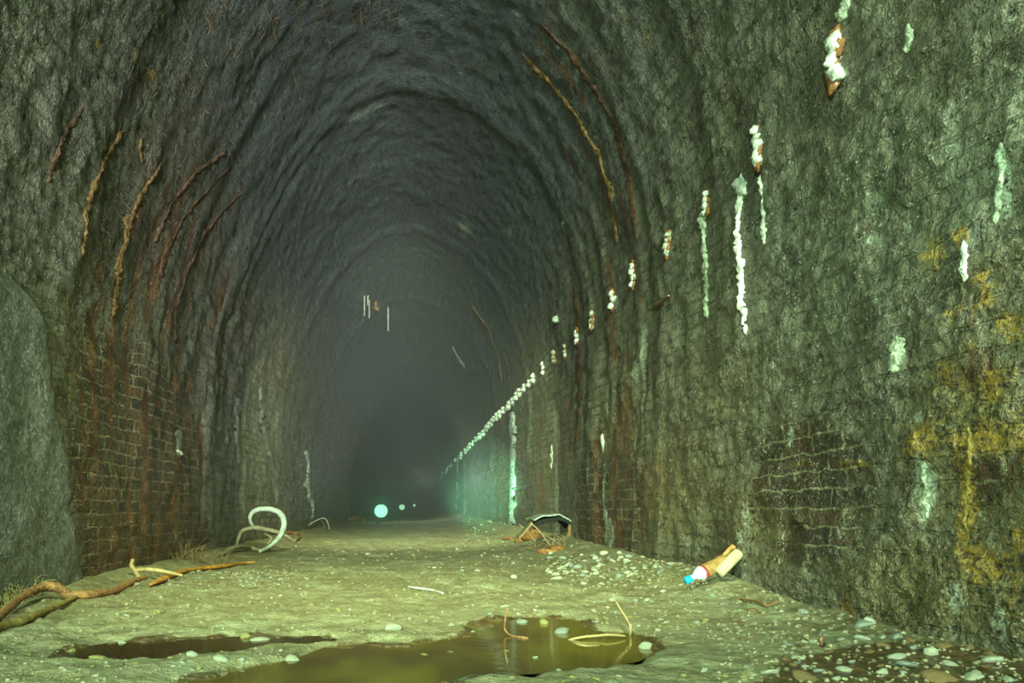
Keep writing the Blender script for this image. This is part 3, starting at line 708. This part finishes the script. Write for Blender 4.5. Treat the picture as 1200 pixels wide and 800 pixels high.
crust('rust_rib', [(168, 160), (166, 172), (168, 190)], [5.0, 5.8, 3.4], .012, 'ochreline', 'short tan blob of rust between the two tall tan ribs', 'rust rib', RB, 42, wob=.3)

# knobs along the springing of the right wall
def knob(px, py, wpx, hpx, label, seed, lobes=4, rim=False, mat='calcite', group='calcite knobs in a line along the right wall'):
    s, Y = hit(px, py); x, y, z = [float(a[0]) for a in surf(np.array([s]), np.array([Y]))]
    nx, nz = pnorm(s); m = Y / F
    H, W = hpx * m, wpx * m
    root = tag(empty('calcite_lump', (x, y, z)), label, 'calcite deposit', group)
    rnd = random.Random(seed); parts = []
    dep = min(max(W * .55, .035), .13)
    for k in range(lobes):
        t = (k + .5) / lobes
        c = Vector((nx * dep * rnd.uniform(.2, .55), rnd.uniform(-.35, .35) * W * .9, H * (.5 - t)))
        r = W * rnd.uniform(.42, .62) * (1 - .45 * abs(t - .4))
        parts.append(lump(c, (max(dep * .8, r * .5), r * 1.3, max(r * .7, H / lobes * .62)), seed * 5 + k, .45, ICO2, 2.0, False))
    parts.append(tube([(nx * dep * .3, 0, -H * .28), (nx * dep * .35, 0, -H * .45), (nx * dep * .3, -.2 * W, -H * .56)], [W * .3, W * .18, W * .03], seg=7, jitter=.2, seed=seed))
    V, Fc = join(parts); link('crust', mesh('crust', V, Fc), M[mat], root)
    if rim:
        parts = [lump((nx * .01, rnd.uniform(-.4, .4) * W, H * (.45 - .9 * k / 3)), (dep * .42, W * .62, H * .2), seed * 9 + k, .5, ICO2, 2.0, False) for k in range(4)]
        V, Fc = join(parts); o = link('rust_rim', mesh('rust_rim', V, Fc), M['rustcrust'], root); o['label'] = 'orange-brown rust rim'
    return root
knob(982, 70, 19, 58, 'largest white calcite knob, uppermost on the right wall, with an orange rim', 1, 5, True)
knob(890, 170, 13, 48, 'white calcite knob above the longest white run', 2, 5, True)
knob(827, 237, 10, 26, 'knobbly calcite crust at the head of the thin run left of the longest run', 3, 4, True)
knob(784, 287, 10, 26, 'brownish calcite knob above the wooden spike in the right wall', 4, 4, True, 'calcite_dull')
knob(743, 322, 8, 28, 'calcite knob directly left of the wooden spike, between a brown knob and a white one', 5, 4, True)
knob(719, 351, 9, 22, 'bright white plump calcite knob left of the wooden spike', 6, 3, True)
knob(695, 376, 7, 20, 'calcite knob next to the plump white one, down the line', 7, 3, True, 'calcite_dull')
knob(677, 394, 7, 17, 'calcite knob sitting on the rust rib right of the grey column', 8, 3, True)
knob(653, 375, 9, 6, 'flat pale calcite nub standing above the line of knobs', 9, 2, False, 'calcite_dull')
knob(663, 411, 6, 15, 'small calcite knob third from the near end of the crowded stretch', 10, 3, True, 'calcite_dull')
knob(650, 418, 6, 15, 'small dull calcite knob second from the near end of the crowded stretch', 11, 3, True, 'calcite_dull')
knob(637, 431, 6, 15, 'small calcite knob at the near end of the crowded stretch', 12, 3, False)
i = 0
for k in range(38):
    t = k / 37.0
    px = 627 - (627 - 503) * (t ** .82); py = 443 + (572 - 443) * (t ** .80)
    wpx = (7.2 * (1 - t) + 1.8) * random.uniform(.75, 1.15)
    knob(px + random.uniform(-1, 1), py + random.uniform(-1.5, 1.5), wpx, wpx * 1.25, 'tiny white calcite knob in the crowded far stretch of the line', 30 + k, 2, False, 'calcite', 'crowded far calcite knobs')
# stub of old timber in the wall
def spike():
    s, Y = hit(757, 362); x, y, z = [float(a[0]) for a in surf(np.array([s]), np.array([Y]))]
    p0 = Vector((x + .05, y + .03, z - .005)); p1 = at(784, 346, y - .42); p1.x = min(p1.x, x - .12)
    k = (p1.x) / ((784 - CX) / F); p1 = at(784, 346, k)
    V, Fc = tube([p0, p0.lerp(p1, .35) + Vector((0, 0, .006)), p0.lerp(p1, .7), p1], [.022, .024, .018, .008], seg=7, jitter=.15, seed=3)
    tag(link('wooden_spike', mesh('wooden_spike', V, Fc), M['twig_d']), 'brown wooden spike jutting from the right wall above a pale lime streak', 'spike')
spike()

# soda straws from the crown
def straw(px, y0, y1, w, label, mat='calcite_dull'):
    s, Y = hit(px, y0); x, y, z = [float(a[0]) for a in surf(np.array([s]), np.array([Y]))]
    L_ = (y1 - y0) * Y / F; r = w * Y / F / 2
    V, Fc = tube([(x, y, z + .05), (x, y, z - .03), (x, y, z - L_ * .6), (x, y, z - L_)], [r * 1.8, r * 1.1, r, r * .6], seg=8, jitter=.12, seed=px)
    tag(link('soda_straw', mesh('soda_straw', V, Fc), M[mat]), label, 'stalactite', 'straw stalactites under the crown')
straw(427, 347, 370, 1.6, 'leftmost straw stalactite hanging from the tunnel crown')
straw(431, 347, 358, 1.8, 'shortest straw stalactite, second from left under the crown')
straw(433, 352, 373, 1.6, 'grey straw stalactite in the left cluster, right beside the shortest')
straw(455, 360, 388, 1.8, 'longest straw stalactite, alone right of the cluster under the crown')
def hook():
    s, Y = hit(440, 354); x, y, z = [float(a[0]) for a in surf(np.array([s]), np.array([Y]))]
    V, Fc = join([tube([(x, y, z + .04), (x + .01, y, z - .05), (x + .015, y, z - .10)], [.03, .05, .03], seg=8, jitter=.2), lump((x + .03, y, z - .14), (.085, .06, .06), 4, .4)])
    tag(link('calcite_nub', mesh('calcite_nub', V, Fc), M['ochreline']), 'stubby ochre calcite nub hanging beside the straw stalactites', 'stalactite')
hook()

# ------------------------------------------------------------------ roots, hose and twigs on the left
def gpath(p, dz=0.0): return [gp(a, b, dz if not isinstance(dz, (list, tuple)) else dz[i]) for i, (a, b) in enumerate(p)]
o = tube_obj('tree_root', gpath([(-14, 735), (2, 720), (25, 700), (48, 688), (66, 688), (82, 697), (108, 697), (135, 692), (156, 681), (172, 676)], [.03, .04, .06, .08, .07, .03, .02, .02, .02, .01]), [.022, .022, .022, .024, .03, .028, .026, .026, .022, .012], M['root'], seg=9, jitter=.13, seed=4, res=6)
tag(o, 'long reddish tree root snaking along the foot of the left wall', 'root')
o = tube_obj('tree_root', gpath([(-14, 742), (5, 734), (30, 726), (58, 714), (82, 703), (96, 697)], .015), [.026, .026, .022, .018, .014, .007], M['root_y'], seg=9, jitter=.13, seed=5, res=6)
tag(o, 'yellowish root lying in front of the long reddish root', 'root')
t = tag(empty('root_stub', gp(158, 676, 0)), 'pale forked root stub standing up at the corner of the left brick pier', 'root')
def rel(o, pts): return [p - o.location for p in pts]
b0 = gp(164, 677, .0)
tube_obj('upright_fork', rel(t, [b0 + Vector((0, 0, -.01)), at(158, 668, b0.y), at(154, 662, b0.y), at(156, 655, b0.y)]), [.02, .02, .016, .014], M['twig'], t, jitter=.15, seed=6)
tube_obj('side_fork', rel(t, [at(158, 668, b0.y), at(175, 667, b0.y), at(195, 670, b0.y), at(214, 674, b0.y - .05)]), [.018, .018, .014, .008], M['twig'], t, jitter=.15, seed=7)
o = tube_obj('fallen_branch', gpath([(176, 685), (192, 678), (212, 670), (235, 666), (262, 663), (285, 660), (299, 658)], .025), [.012, .03, .03, .028, .026, .02, .008], M['orange'], seg=9, jitter=.13, seed=8, res=6, flat=.7)
tag(o, 'bright orange fallen branch lying in front of the hose loop', 'branch')
t = tag(empty('looped_hose', gp(312, 641)), 'stiff grey-green hose standing in a loop against the left wall', 'hose')
Yh = t.location.y - .75
tube_obj('upright_loop', rel(t, [at(a, b, Yh + d) for a, b, d in ((304, 646, -.2), (317, 639, 0), (328, 628, .05), (333, 613, .05), (328, 601, 0), (314, 596, -.05), (299, 598, -.1), (293, 606, -.1), (295, 614, -.05), (302, 621, .1))]), [.02, .026, .034, .04, .038, .034, .03, .026, .022, .016], M['hose'], t, seg=9, jitter=.06, seed=9, res=6)
o = tube_obj('low_loop', rel(t, [at(a, b, Yh + d) for a, b, d in ((277, 642, -.1), (279, 632, -.1), (284, 622, -.05), (297, 618, 0), (312, 620, .05), (328, 624, .1), (338, 629, .1), (346, 634, 0))]), [.018, .022, .026, .03, .03, .026, .022, .012], M['hose_b'], t, seg=9, jitter=.06, seed=10, res=6); o['label'] = 'muddy brown lower loop'
tube_obj('inner_strand', rel(t, [at(a, b, Yh + d) for a, b, d in ((310, 625, .05), (318, 630, 0), (314, 637, -.05))]), [.014, .016, .01], M['hose_b'], t, seg=7, jitter=.06, seed=11)
o = tube_obj('bent_root', gpath([(250, 654), (256, 651), (266, 645), (278, 641), (292, 641), (304, 644), (316, 641)], [0, .02, .05, .06, .05, .03, .02]), [.012, .022, .026, .028, .026, .022, .01], M['hose_b'], seg=8, jitter=.1, seed=12, res=6)
tag(o, 'grey-brown bent root arching low in front of the hose loop', 'root')
o = tube_obj('fallen_branch', gpath([(325, 626), (340, 624), (352, 627), (346, 633)], .03), [.03, .035, .03, .012], M['root'], seg=8, jitter=.15, seed=13)
tag(o, 'short brown branch on the ground just right of the hose loop', 'branch')
t = tag(empty('bent_wire', gp(372, 620)), 'bent pale wire arched over the ground at the left wall beyond the hose', 'wire')
Yw = t.location.y
tube_obj('front_strand', rel(t, [at(a, b, Yw) for a, b in ((353, 623), (362, 615), (372, 609), (380, 607), (384, 612), (386, 620))]), .014, M['hose'], t, seg=6, res=5)
tube_obj('back_strand', rel(t, [at(a, b, Yw + .2) for a, b in ((356, 622), (366, 620), (376, 620), (382, 627))]), .012, M['hose_b'], t, seg=6, res=5)
tube_obj('short_strand', rel(t, [at(a, b, Yw + .1) for a, b in ((376, 609), (379, 614), (381, 621))]), .011, M['hose_b'], t, seg=6, res=5)
o = tube_obj('fallen_branch', gpath([(408, 609.5), (414, 608), (421, 608), (426, 609.5)], .06), [.03, .12, .12, .04], M['orange'], seg=8, jitter=.2, seed=14)
tag(o, 'orange clump of wood on the ground left of the biggest lamp', 'branch')
# tangles of dry stalks
def stalks(name, c, n, spread, length, r, mat, label, seed, lean=(0, 0)):
    rnd = random.Random(seed); parts = []
    for k in range(n):
        a = Vector((c.x + rnd.uniform(-1, 1) * spread[0], c.y + rnd.uniform(-1, 1) * spread[1], 0))
        a.x = max(min(a.x, 2.05), -2.22); a.z = fz(a.x, a.y) - .01
        d = Vector((rnd.uniform(-1, 1) + lean[0], rnd.uniform(-.6, .6) + lean[1], rnd.uniform(.3, 1.2))).normalized()
        L_ = length * rnd.uniform(.5, 1.2)
        m = a + d * L_ * .55; e = a + d * L_ + Vector((d.x * .3, d.y * .3, -rnd.uniform(.2, .7))) * L_ * .6
        for q in (m, e): q.x = max(min(q.x, 2.08), -2.25); q.z = max(q.z, fz(q.x, q.y) + .004)
        parts.append(tube([a, m, e], [r, r * .8, r * .4], seg=4, res=4))
    V, Fc = join(parts)
    return tag(link(name, mesh(name, V, Fc), M[mat]), label, 'dry stalks', kind='stuff')
stalks('dry_grass', gp(5, 705), 60, (.16, .16), .20, .0025, 'dead', 'tuft of dead grass at the foot of the grey facing', 1)
stalks('dead_stalks', gp(225, 655), 90, (.35, .3), .26, .0035, 'twig_d', 'tangle of brown stalks at the foot of the left wall left of the hose', 2)
stalks('dead_stalks', gp(375, 616), 16, (.2, .6), .3, .009, 'twig_d', 'brown stalks around the bent wire by the left wall', 3)

# ------------------------------------------------------------------ debris by the right wall
def box(sx, sy, sz, seed=0, rag=0.0):
    rnd = random.Random(seed); bm = bmesh.new(); bmesh.ops.create_cube(bm, size=1)
    bmesh.ops.subdivide_edges(bm, edges=bm.edges[:], cuts=3, use_grid_fill=True)
    for v in bm.verts:
        v.co = Vector((v.co.x * sx, v.co.y * sy, v.co.z * sz)) + Vector((rnd.uniform(-1, 1), rnd.uniform(-1, 1), rnd.uniform(-1, 1))) * rag
    V = [v.co.copy() for v in bm.verts]; Fc = [tuple(v.index for v in f.verts) for f in bm.faces]; bm.free(); return V, Fc
def beam(p, q, wid, th, seed=0, rag=.002, up=Vector((0, 0, 1))):
    d = (q - p); L_ = d.length; d.normalize(); sx = d.cross(up).normalized(); sz = sx.cross(d)
    V, Fc = box(wid, L_, th, seed, rag); c = (p + q) / 2
    return [c + sx * v.x + d * v.y + sz * v.z for v in V], Fc
YD = 9.35
def sheet():
    root = tag(empty('metal_sheet', at(640, 632, YD)), 'bent grey metal sheet propped up like a roof against the right wall', 'metal sheet')
    def panel(name, prof_, y0, y1, th, mat):
        V, Fc = [], []
        n = len(prof_); ny = 6
        for lay in (0, 1):
            for j in range(ny):
                y = y0 + (y1 - y0) * j / (ny - 1)
                for (a, b) in prof_:
                    p = at(a, b, YD); p.y = y; p.z += -th * lay + .012 * math.sin(j * 1.7 + a * .4); V.append(p - root.location)
        N = n * ny
        for j in range(ny - 1):
            for i in range(n - 1):
                q = j * n + i; Fc.append((q, q + 1, q + n + 1, q + n)); Fc.append((N + q, N + q + n, N + q + n + 1, N + q + 1))
        for i in range(n - 1):
            Fc.append((i, N + i, N + i + 1, i + 1)); q = (ny - 1) * n + i; Fc.append((q, q + 1, N + q + 1, N + q))
        for j in range(ny - 1):
            q = j * n; Fc.append((q, q + n, N + q + n, N + q)); q = j * n + n - 1; Fc.append((q, N + q, N + q + n, q + n))
        return link(name, mesh(name, V, Fc), mat, root, smooth=False)
    panel('roof_panel', [(623, 607.5), (632, 604.5), (643, 602.5), (652, 601.5), (656, 602.5)], YD - .18, YD + .5, .018, M['sheet'])
    panel('underside_shade', [(624, 611), (633, 609), (643, 606.5), (652, 604.5), (657, 605), (662, 609), (667, 614)], YD - .16, YD + .3, .055, M['soot_shade'])  # added dark lip in place of the sheet's shaded underside
    panel('side_panel', [(655, 602.5), (659, 605), (664, 609), (669, 613)], YD - .18, YD + .15, .018, M['sheet'])
sheet()
tag(link('timber_post', mesh('timber_post', *beam(at(664.5, 641, YD - .15), at(668.5, 614.5, YD - .15), .05, .05, 3)), M['ochreline'], smooth=False), 'short ochre post holding up the right end of the bent metal sheet', 'post')
tag(link('timber_board', mesh('timber_board', *beam(at(607, 630, YD + .1), at(627, 607.5, YD + .1), .2, .03, 4)), M['twig_d'], smooth=False), 'brown board leaning under the left end of the bent metal sheet', 'board')
def lumpthing(name, px, py, r, mat, label, cat, seed, group=None, base=None):
    p = gp(px, py, r[2] * .45)
    V, Fc = lump((0, 0, 0), r, seed, .4, base or ICO3, 1.8)
    o = link(name, mesh(name, V, Fc), M[mat]); o.location = p; return tag(o, label, cat, group)
for k, (px, py, r, lab) in enumerate(((596, 631, (.12, .1, .04), 'flat rusty scrap lying leftmost of the rust heap'), (612, 631, (.14, .14, .08), 'dark rusty scrap in the middle of the rust heap by the metal sheet'), (622, 628, (.14, .12, .13), 'largest orange rusty lump under the left of the metal sheet'), (640, 646, (.14, .1, .04), 'rusty scrap lying in front of the metal sheet'), (653, 643, (.12, .1, .05), 'rusty scrap at the foot of the ochre post'))):
    lumpthing('rusty_scrap', px, py, r, 'rustcrust', lab, 'scrap', 60 + k, 'rusty scrap around the metal sheet')
for k, (a, b, lab) in enumerate((((608, 614), (628, 634), 'pale thin reed leaning left of the metal sheet'), ((622, 612), (646, 640), 'tan thin reed crossing in front of the rusty lump'), ((622, 620), (664, 642), 'long brown reed slanting across the front of the metal sheet'))):
    g = gp(b[0], b[1], 0); p1 = at(a[0], a[1], g.y + .05)
    tag(tube_obj('dry_reed', [g + Vector((0, 0, -.01)), g.lerp(p1, .5) + Vector((0, 0, .02)), p1], [.006, .007, .004], M['twig'] if k < 2 else M['twig_d'], seg=5), lab, 'reed', 'reeds by the metal sheet')
stalks('dead_stalks', gp(640, 640), 30, (.28, .2), .22, .005, 'twig_d', 'tangle of brown stalks in front of the bent metal sheet', 4)

# bottle and wood at the wall foot
YB = 4.5
def bottle():
    a = at(806.5, 679, YB - .08); d = (at(845, 659, YB - .02) - a).normalized()
    root = tag(empty('plastic_bottle', a), 'brown plastic bottle with bright blue cap and white neck lying by the right wall', 'bottle')
    def pc(name, t0, prof_, mat): return tube_obj(name, [d * (t0 + t) for t, r in prof_], [r for t, r in prof_], mat, root, seg=18, res=2)
    pc('cap', 0, [(-.02, .021), (-.017, .024), (.016, .024), (.02, .022)], M['plastic_c'])
    pc('neck', .02, [(0, .017), (.03, .018), (.05, .032), (.08, .046), (.09, .047)], M['plastic_w'])
    pc('band', .11, [(0, .046), (.002, .049), (.018, .049), (.02, .046)], M['plastic_r'])
    pc('body', .13, [(0, .046), (.05, .047), (.1, .043), (.13, .047), (.17, .045), (.18, .03)], M['plastic_b'])
bottle()
def cutlog():
    p, q = at(842, 671, 4.42), at(865, 648, 4.46)
    root = tag(empty('cut_log', p), 'short pale cut log leaning on the right wall beside the bottle', 'log')
    d = q - p; L_ = d.length
    tube_obj('stem', [Vector((0, 0, 0)), d * .02, d * .5, d * .98, d], [.032, .036, .037, .036, .032], M['wood'], root, seg=20, res=3, jitter=.02)
    o = tube_obj('pith', [d * .985, d * 1.003], [.022, .020], M['wood_o'], root, seg=16, res=1); o['label'] = 'darker heartwood at the cut end'
    tag(link('broken_plank', mesh('broken_plank', *beam(at(836, 667, 4.50), at(861, 642, 4.54), .03, .06, 8, .0025, up=Vector((.6, 0, .8)))), M['wood_o'], smooth=False), 'orange-brown plank leaning behind the pale cut log', 'plank')
cutlog()

# ------------------------------------------------------------------ twigs in the puddle
def twig(pts, r, label, mat='twig', dz=None):
    P = []
    g = gp(*pts[0][:2])
    for (a, b, h) in pts:
        if h is None: P.append(gp(a, b, .004))
        else: P.append(at(a, b, h))
    return tag(tube_obj('twig', P, r, M[mat], seg=6, res=5, jitter=.1, seed=len(label)), label, 'twig', 'twigs in and beside the puddle')
def wp(px, py, z=WZ): x, y = gflat(px, py, z); return Vector((x, y, z))
def twigw(pts, r, label, mat='twig'):
    return tag(tube_obj('twig', pts, r, M[mat], seg=6, res=5, jitter=.1, seed=len(label)), label, 'twig', 'twigs in and beside the puddle')
y0 = wp(620, 748).y
twigw([wp(620, 749, WZ - .01), at(616, 747, y0), at(600, 745, y0 + .05), at(592, 738, y0 + .1), at(592, 727, y0 + .1), at(595, 711, y0 + .12)], [.006, .006, .006, .006, .005, .003], 'bent reddish twig rising from the middle of the puddle', 'root')
twigw([wp(592, 766, WZ - .01), at(592, 764, wp(592, 766).y), at(596, 785, wp(598, 792).y + .12), wp(599, 793, WZ)], [.003, .004, .004, .003], 'thin straight twig lying in the puddle toward the camera')
yb = wp(738, 745).y
twigw([wp(738, 746, WZ - .01), at(739, 735, yb), at(735, 726, yb + .04), at(725, 710, yb + .1), at(716, 694, yb + .2)], [.006, .006, .005, .004, .003], 'tall thin twig standing at the right end of the puddle')
twigw([wp(733, 745, WZ + .01), wp(715, 743.5, WZ + .02), wp(695, 745, WZ + .015), wp(678, 747, WZ + .01), wp(666, 751, WZ - .005), wp(682, 756, WZ), wp(703, 756, WZ)], [.004, .006, .006, .006, .005, .005, .003], 'pale hooked twig floating on the right of the puddle')
twigw([gp(478, 687, .01), gp(490, 689, .012), gp(505, 691, .012), gp(520, 695, .008)], [.005, .009, .009, .006], 'grey stick lying on the mud beyond the puddle', 'hose')
twigw([gp(596, 686, -.005), gp(597, 692, .02) , gp(599, 698, -.005)], [.003, .003, .003], 'tiny upright straw beyond the puddle')
twigw([gp(868, 702, .01), gp(888, 704, .02), gp(898, 709, .02), gp(912, 704, .015)], [.005, .007, .007, .004], 'forked red-brown twig on the gravel below the right wall', 'root')
twigw([gp(962, 757, -.005), gp(962, 750, .04), gp(964, 743, .05)], [.005, .005, .003], 'little dark red twig sticking up from the gravel bank', 'root')

# ------------------------------------------------------------------ stones
STONES = {}
for kind in ('stone', 'stone_y', 'stone_b', 'stone_g'):
    for k in range(6):
        V, Fc = lump((0, 0, 0), (1, .8, .62), 100 + k, .35, ICO2, 1.5)
        me = mesh('stone', V, Fc); me.materials.append(M[kind]); STONES[(kind, k)] = me
def stone(px, py, wpx, label, mat='stone', group=None, flat=1.0, z=None, hgt=None):
    p = gp(px, py, 0) if z is None else wp(px, py, z)
    if p.z < WZ - .004: p = wp(px, py, WZ - .004)
    r = wpx * p.y / F / 2
    o = link('stone', STONES[(mat, random.randrange(6))])
    o.location = (p.x, p.y, p.z + r * .2 * flat); o.rotation_euler = (random.uniform(-.3, .3), random.uniform(-.3, .3), random.uniform(-.5, .5))
    o.scale = (r, r, r * flat)
    return tag(o, label, 'stone', group)
GS = 'single stones around the puddle'
stone(460, 737, 22, 'pale stone in a dark hollow on the mud bar beyond the puddle', 'stone', GS, .9)
stone(529, 733, 8, 'small upright pale stone on the far shore of the puddle', 'stone', GS, 1.3)
stone(591, 711, 13, 'flat white stone at the head of the bent reddish twig', 'stone', GS, .5)
stone(602, 677, 11, 'lone round pale stone in the middle of the track beyond the puddle', 'stone', GS, 1)
stone(652, 679, 17, 'flat bright stone on the mud above the puddle, right of the lone round one', 'stone', GS, .5)
stone(637, 731, 13, 'yellow-green stone standing in the back of the puddle', 'stone_y', GS, 1.1)
stone(657, 742, 19, 'grey stone reflected in the middle of the puddle', 'stone_g', GS, .9, WZ - .004)
stone(611, 730, 16, 'half-sunk grey stone left of the yellow-green one in the puddle', 'stone_g', GS, .7, WZ - .004)
stone(755, 760, 17, 'pale three-cornered stone at the right end of the puddle', 'stone', GS, 1.2)
stone(627, 771, 8, 'tiny pale stone alone in open water', 'stone', GS, 1, WZ - .002)
stone(593, 763, 10, 'small yellow stone with a thin straight twig in the water', 'stone_y', GS, .6, WZ - .002)
stone(497, 767, 12, 'flat yellow stone barely above the water at the puddle left', 'stone_y', GS, .4, WZ - .002)
stone(529, 764, 10, 'flat yellow stone barely above the water, middle of the puddle', 'stone_y', GS, .4, WZ - .002)
stone(343, 774, 24, 'large white stone at the left shore of the broad puddle', 'stone', GS, .6)
stone(260, 773, 24, 'white stone on the mud bar between the two puddles', 'stone', GS, .6)
stone(226, 768, 20, 'pale round stone at the edge of the narrow dark puddle', 'stone', GS, .7)
stone(144, 754, 14, 'pale stone on the far shore of the narrow dark puddle', 'stone', GS, .7)
stone(115, 771, 26, 'long flat yellow stone in the narrow dark puddle', 'stone_y', GS, .4)
stone(83, 764, 12, 'small yellow stone near the left tip of the narrow dark puddle', 'stone_y', GS, .7)
stone(187, 750, 18, 'white-green stone on the shore of the narrow dark puddle nearest the roots', 'stone', GS, .6)
stone(287, 746, 16, 'orange-yellow stone above the narrow dark puddle', 'stone_y', GS, .6)
stone(305, 750, 30, 'wide flat pale stone at the right tip of the narrow dark puddle', 'stone', GS, .35)
stone(160, 685, 10, 'small pale stone by the forked root stub', 'stone', GS, .7)
for k, (px, py, w_, m_, fl, lab) in enumerate((
    (900, 789, 24, 'stone', .6, 'white stone at the left of the wet gravel along the bottom'),
    (934, 771, 16, 'stone', .7, 'pale stone standing left of the wet gravel'),
    (959, 787, 17, 'stone_g', .7, 'grey wet stone between two white stones at the bottom'),
    (988, 785, 18, 'stone', .7, 'pale stone, centre of the wet gravel'),
    (998, 776, 10, 'stone_g', .8, 'small grey stone behind the pale one in the wet gravel'),
    (1033, 788, 16, 'stone', .7, 'white stone right of the centre of the wet gravel'),
    (1050, 770, 22, 'stone', .55, 'rounded pale stone at the back of the wet gravel'),
    (1090, 766, 24, 'stone', .8, 'pale angular stone at the wall foot'),
    (1072, 760, 16, 'stone_g', .8, 'grey stone beside the pale angular one at the wall foot'),
    (1104, 758, 28, 'stone_b', .55, 'rust-brown flat stone against the right wall'),
    (1113, 779, 18, 'stone', .7, 'bright white stone in front of the rust-brown flat stone'),
    (1012, 733, 24, 'stone_g', .9, 'large grey stone at the foot of the right wall below the arched recess'),
    (1019, 730, 16, 'stone', 1.1, 'pale round stone leaning on the large grey stone'),
    (1012, 750, 22, 'stone', .8, 'pale yellowish stone in front of the large grey stone'),
    (1052, 749, 12, 'stone', 1.4, 'narrow white upright stone on the gravel bank'),
    (1035, 758, 26, 'stone_b', .6, 'brown stone on the gravel bank behind the rounded pale stone'),
    (1062, 779, 34, 'stone_g', .4, 'broad flat grey slab in the wet gravel'),
    (1100, 797, 44, 'stone_b', .6, 'big brown stone at the bottom edge'),
    (1140, 795, 24, 'stone', .6, 'pale stone at the bottom right beside the big brown one'),
    (1183, 798, 16, 'stone', .7, 'white stone at the bottom right corner'),
    (1130, 748, 14, 'stone', .7, 'pale lime-crusted stone at the wall foot on the far right'),
    (1165, 774, 26, 'stone', .8, 'lime-crusted stone against the wall near the right edge'),
    (980, 795, 12, 'stone', .6, 'small pale stone at the very bottom of the wet gravel'),
    (945, 796, 40, 'stone_b', .35, 'flat brown slab at the bottom of the wet gravel'))):
    stone(px, py, w_, lab, m_, 'stones of the wet gravel by the right wall', fl)
def scatter(n, box_, size, label, group, mats=('stone', 'stone', 'stone_g', 'stone_y'), seed=0, avoid=True):
    rnd = random.Random(seed); k = 0
    while k < n:
        px, py = rnd.uniform(box_[0], box_[2]), rnd.uniform(box_[1], box_[3])
        p = gp(px, py, 0)
        if avoid and pond(np.array([p.x]), np.array([p.y]))[0] > -.03: continue
        if p.x > 2.16 or p.x < -2.25: continue
        stone(px, py, rnd.uniform(*size), label, rnd.choice(mats), group, rnd.uniform(.5, 1)); k += 1
scatter(70, (640, 648, 810, 676), (5, 12), 'pale chip of rubble strewn along the foot of the right wall past the bottle', 'rubble chips by the right wall', ('stone', 'stone', 'stone_g'), 1)
scatter(40, (680, 665, 860, 740), (4, 10), 'small stone scattered on the track between the puddle and the right wall', 'stones right of the puddle', ('stone', 'stone', 'stone_y', 'stone_g'), 2)
scatter(46, (860, 715, 1190, 792), (6, 15), 'small wet stone in the gravel under the near right wall', 'small wet gravel stones', ('stone', 'stone_g', 'stone_b', 'stone_b'), 3)
scatter(30, (560, 715, 790, 735), (4, 9), 'small stone on the far shore of the broad puddle', 'stones on the far shore', ('stone', 'stone_y', 'stone_g'), 4)
scatter(40, (0, 705, 440, 798), (4, 10), 'small stone in the mud around the narrow dark puddle', 'stones in the left mud', ('stone_y', 'stone', 'stone_y'), 5)
scatter(64, (195, 670, 330, 686), (4, 8), 'grey chip in the rubble in front of the orange branch', 'rubble chips by the orange branch', ('stone_g', 'stone_g', 'stone_b', 'stone_b', 'stone'), 6)
scatter(30, (330, 640, 640, 705), (3, 8), 'small stone scattered over the middle of the track', 'stones on the track', ('stone', 'stone_y', 'stone_g'), 7)
scatter(14, (580, 785, 900, 799), (6, 14), 'yellowish stone on the near shore of the puddle', 'stones on the near shore', ('stone_y', 'stone'), 8)

# loose gravel no one could count
def gravel():
    rnd = random.Random(11); parts = []
    zones = [((640, 655, 830, 690), 420, (2, 6)), ((840, 690, 1200, 800), 900, (2, 8)), ((560, 690, 860, 750), 420, (1.5, 5)), ((0, 690, 560, 800), 700, (1.5, 6)), ((150, 668, 340, 690), 260, (1.5, 4)), ((300, 630, 680, 690), 420, (1.2, 4)), ((540, 606, 660, 640), 160, (1.2, 4))]
    for (x0, y0_, x1, y1), n, sz in zones:
        for k in range(n):
            px, py = rnd.uniform(x0, x1), rnd.uniform(y0_, y1)
            p = gp(px, py, 0)
            if p.x > 2.2 or p.x < -2.3: continue
            if pond(np.array([p.x]), np.array([p.y]))[0] > -.01: continue
            r = rnd.uniform(*sz) * p.y / F / 2
            a = rnd.uniform(0, 6.28); ca, sa = math.cos(a), math.sin(a); e = rnd.uniform(.5, .9); h = rnd.uniform(.45, .8)
            V = []
            for v in ICO1[0]:
                q = 1 + rnd.uniform(-.3, .3); x, y, z = v.x * q, v.y * e * q, v.z * h * q
                V.append((p.x + r * (x * ca - y * sa), p.y + r * (x * sa + y * ca), p.z + r * (z + .15)))
            parts.append((V, ICO1[1]))
    V, Fc = join(parts)
    tag(link('gravel', mesh('gravel', V, Fc), M['gravel'], smooth=False), 'fine loose gravel scattered over the tunnel floor', 'gravel', kind='stuff')
gravel()

# ------------------------------------------------------------------ damp haze filling the bore
bm = bmesh.new(); bmesh.ops.create_cube(bm, size=1)
for v in bm.verts: v.co = Vector((v.co.x * 5.6 - .08, 44 + v.co.y * 70, 2.9 + v.co.z * 6.6))
me = bpy.data.meshes.new('haze'); bm.to_mesh(me); bm.free()
me.materials.append(haze_material())
tag(link('haze', me, None, smooth=False), 'thin damp haze filling the tunnel', 'haze', kind='stuff')
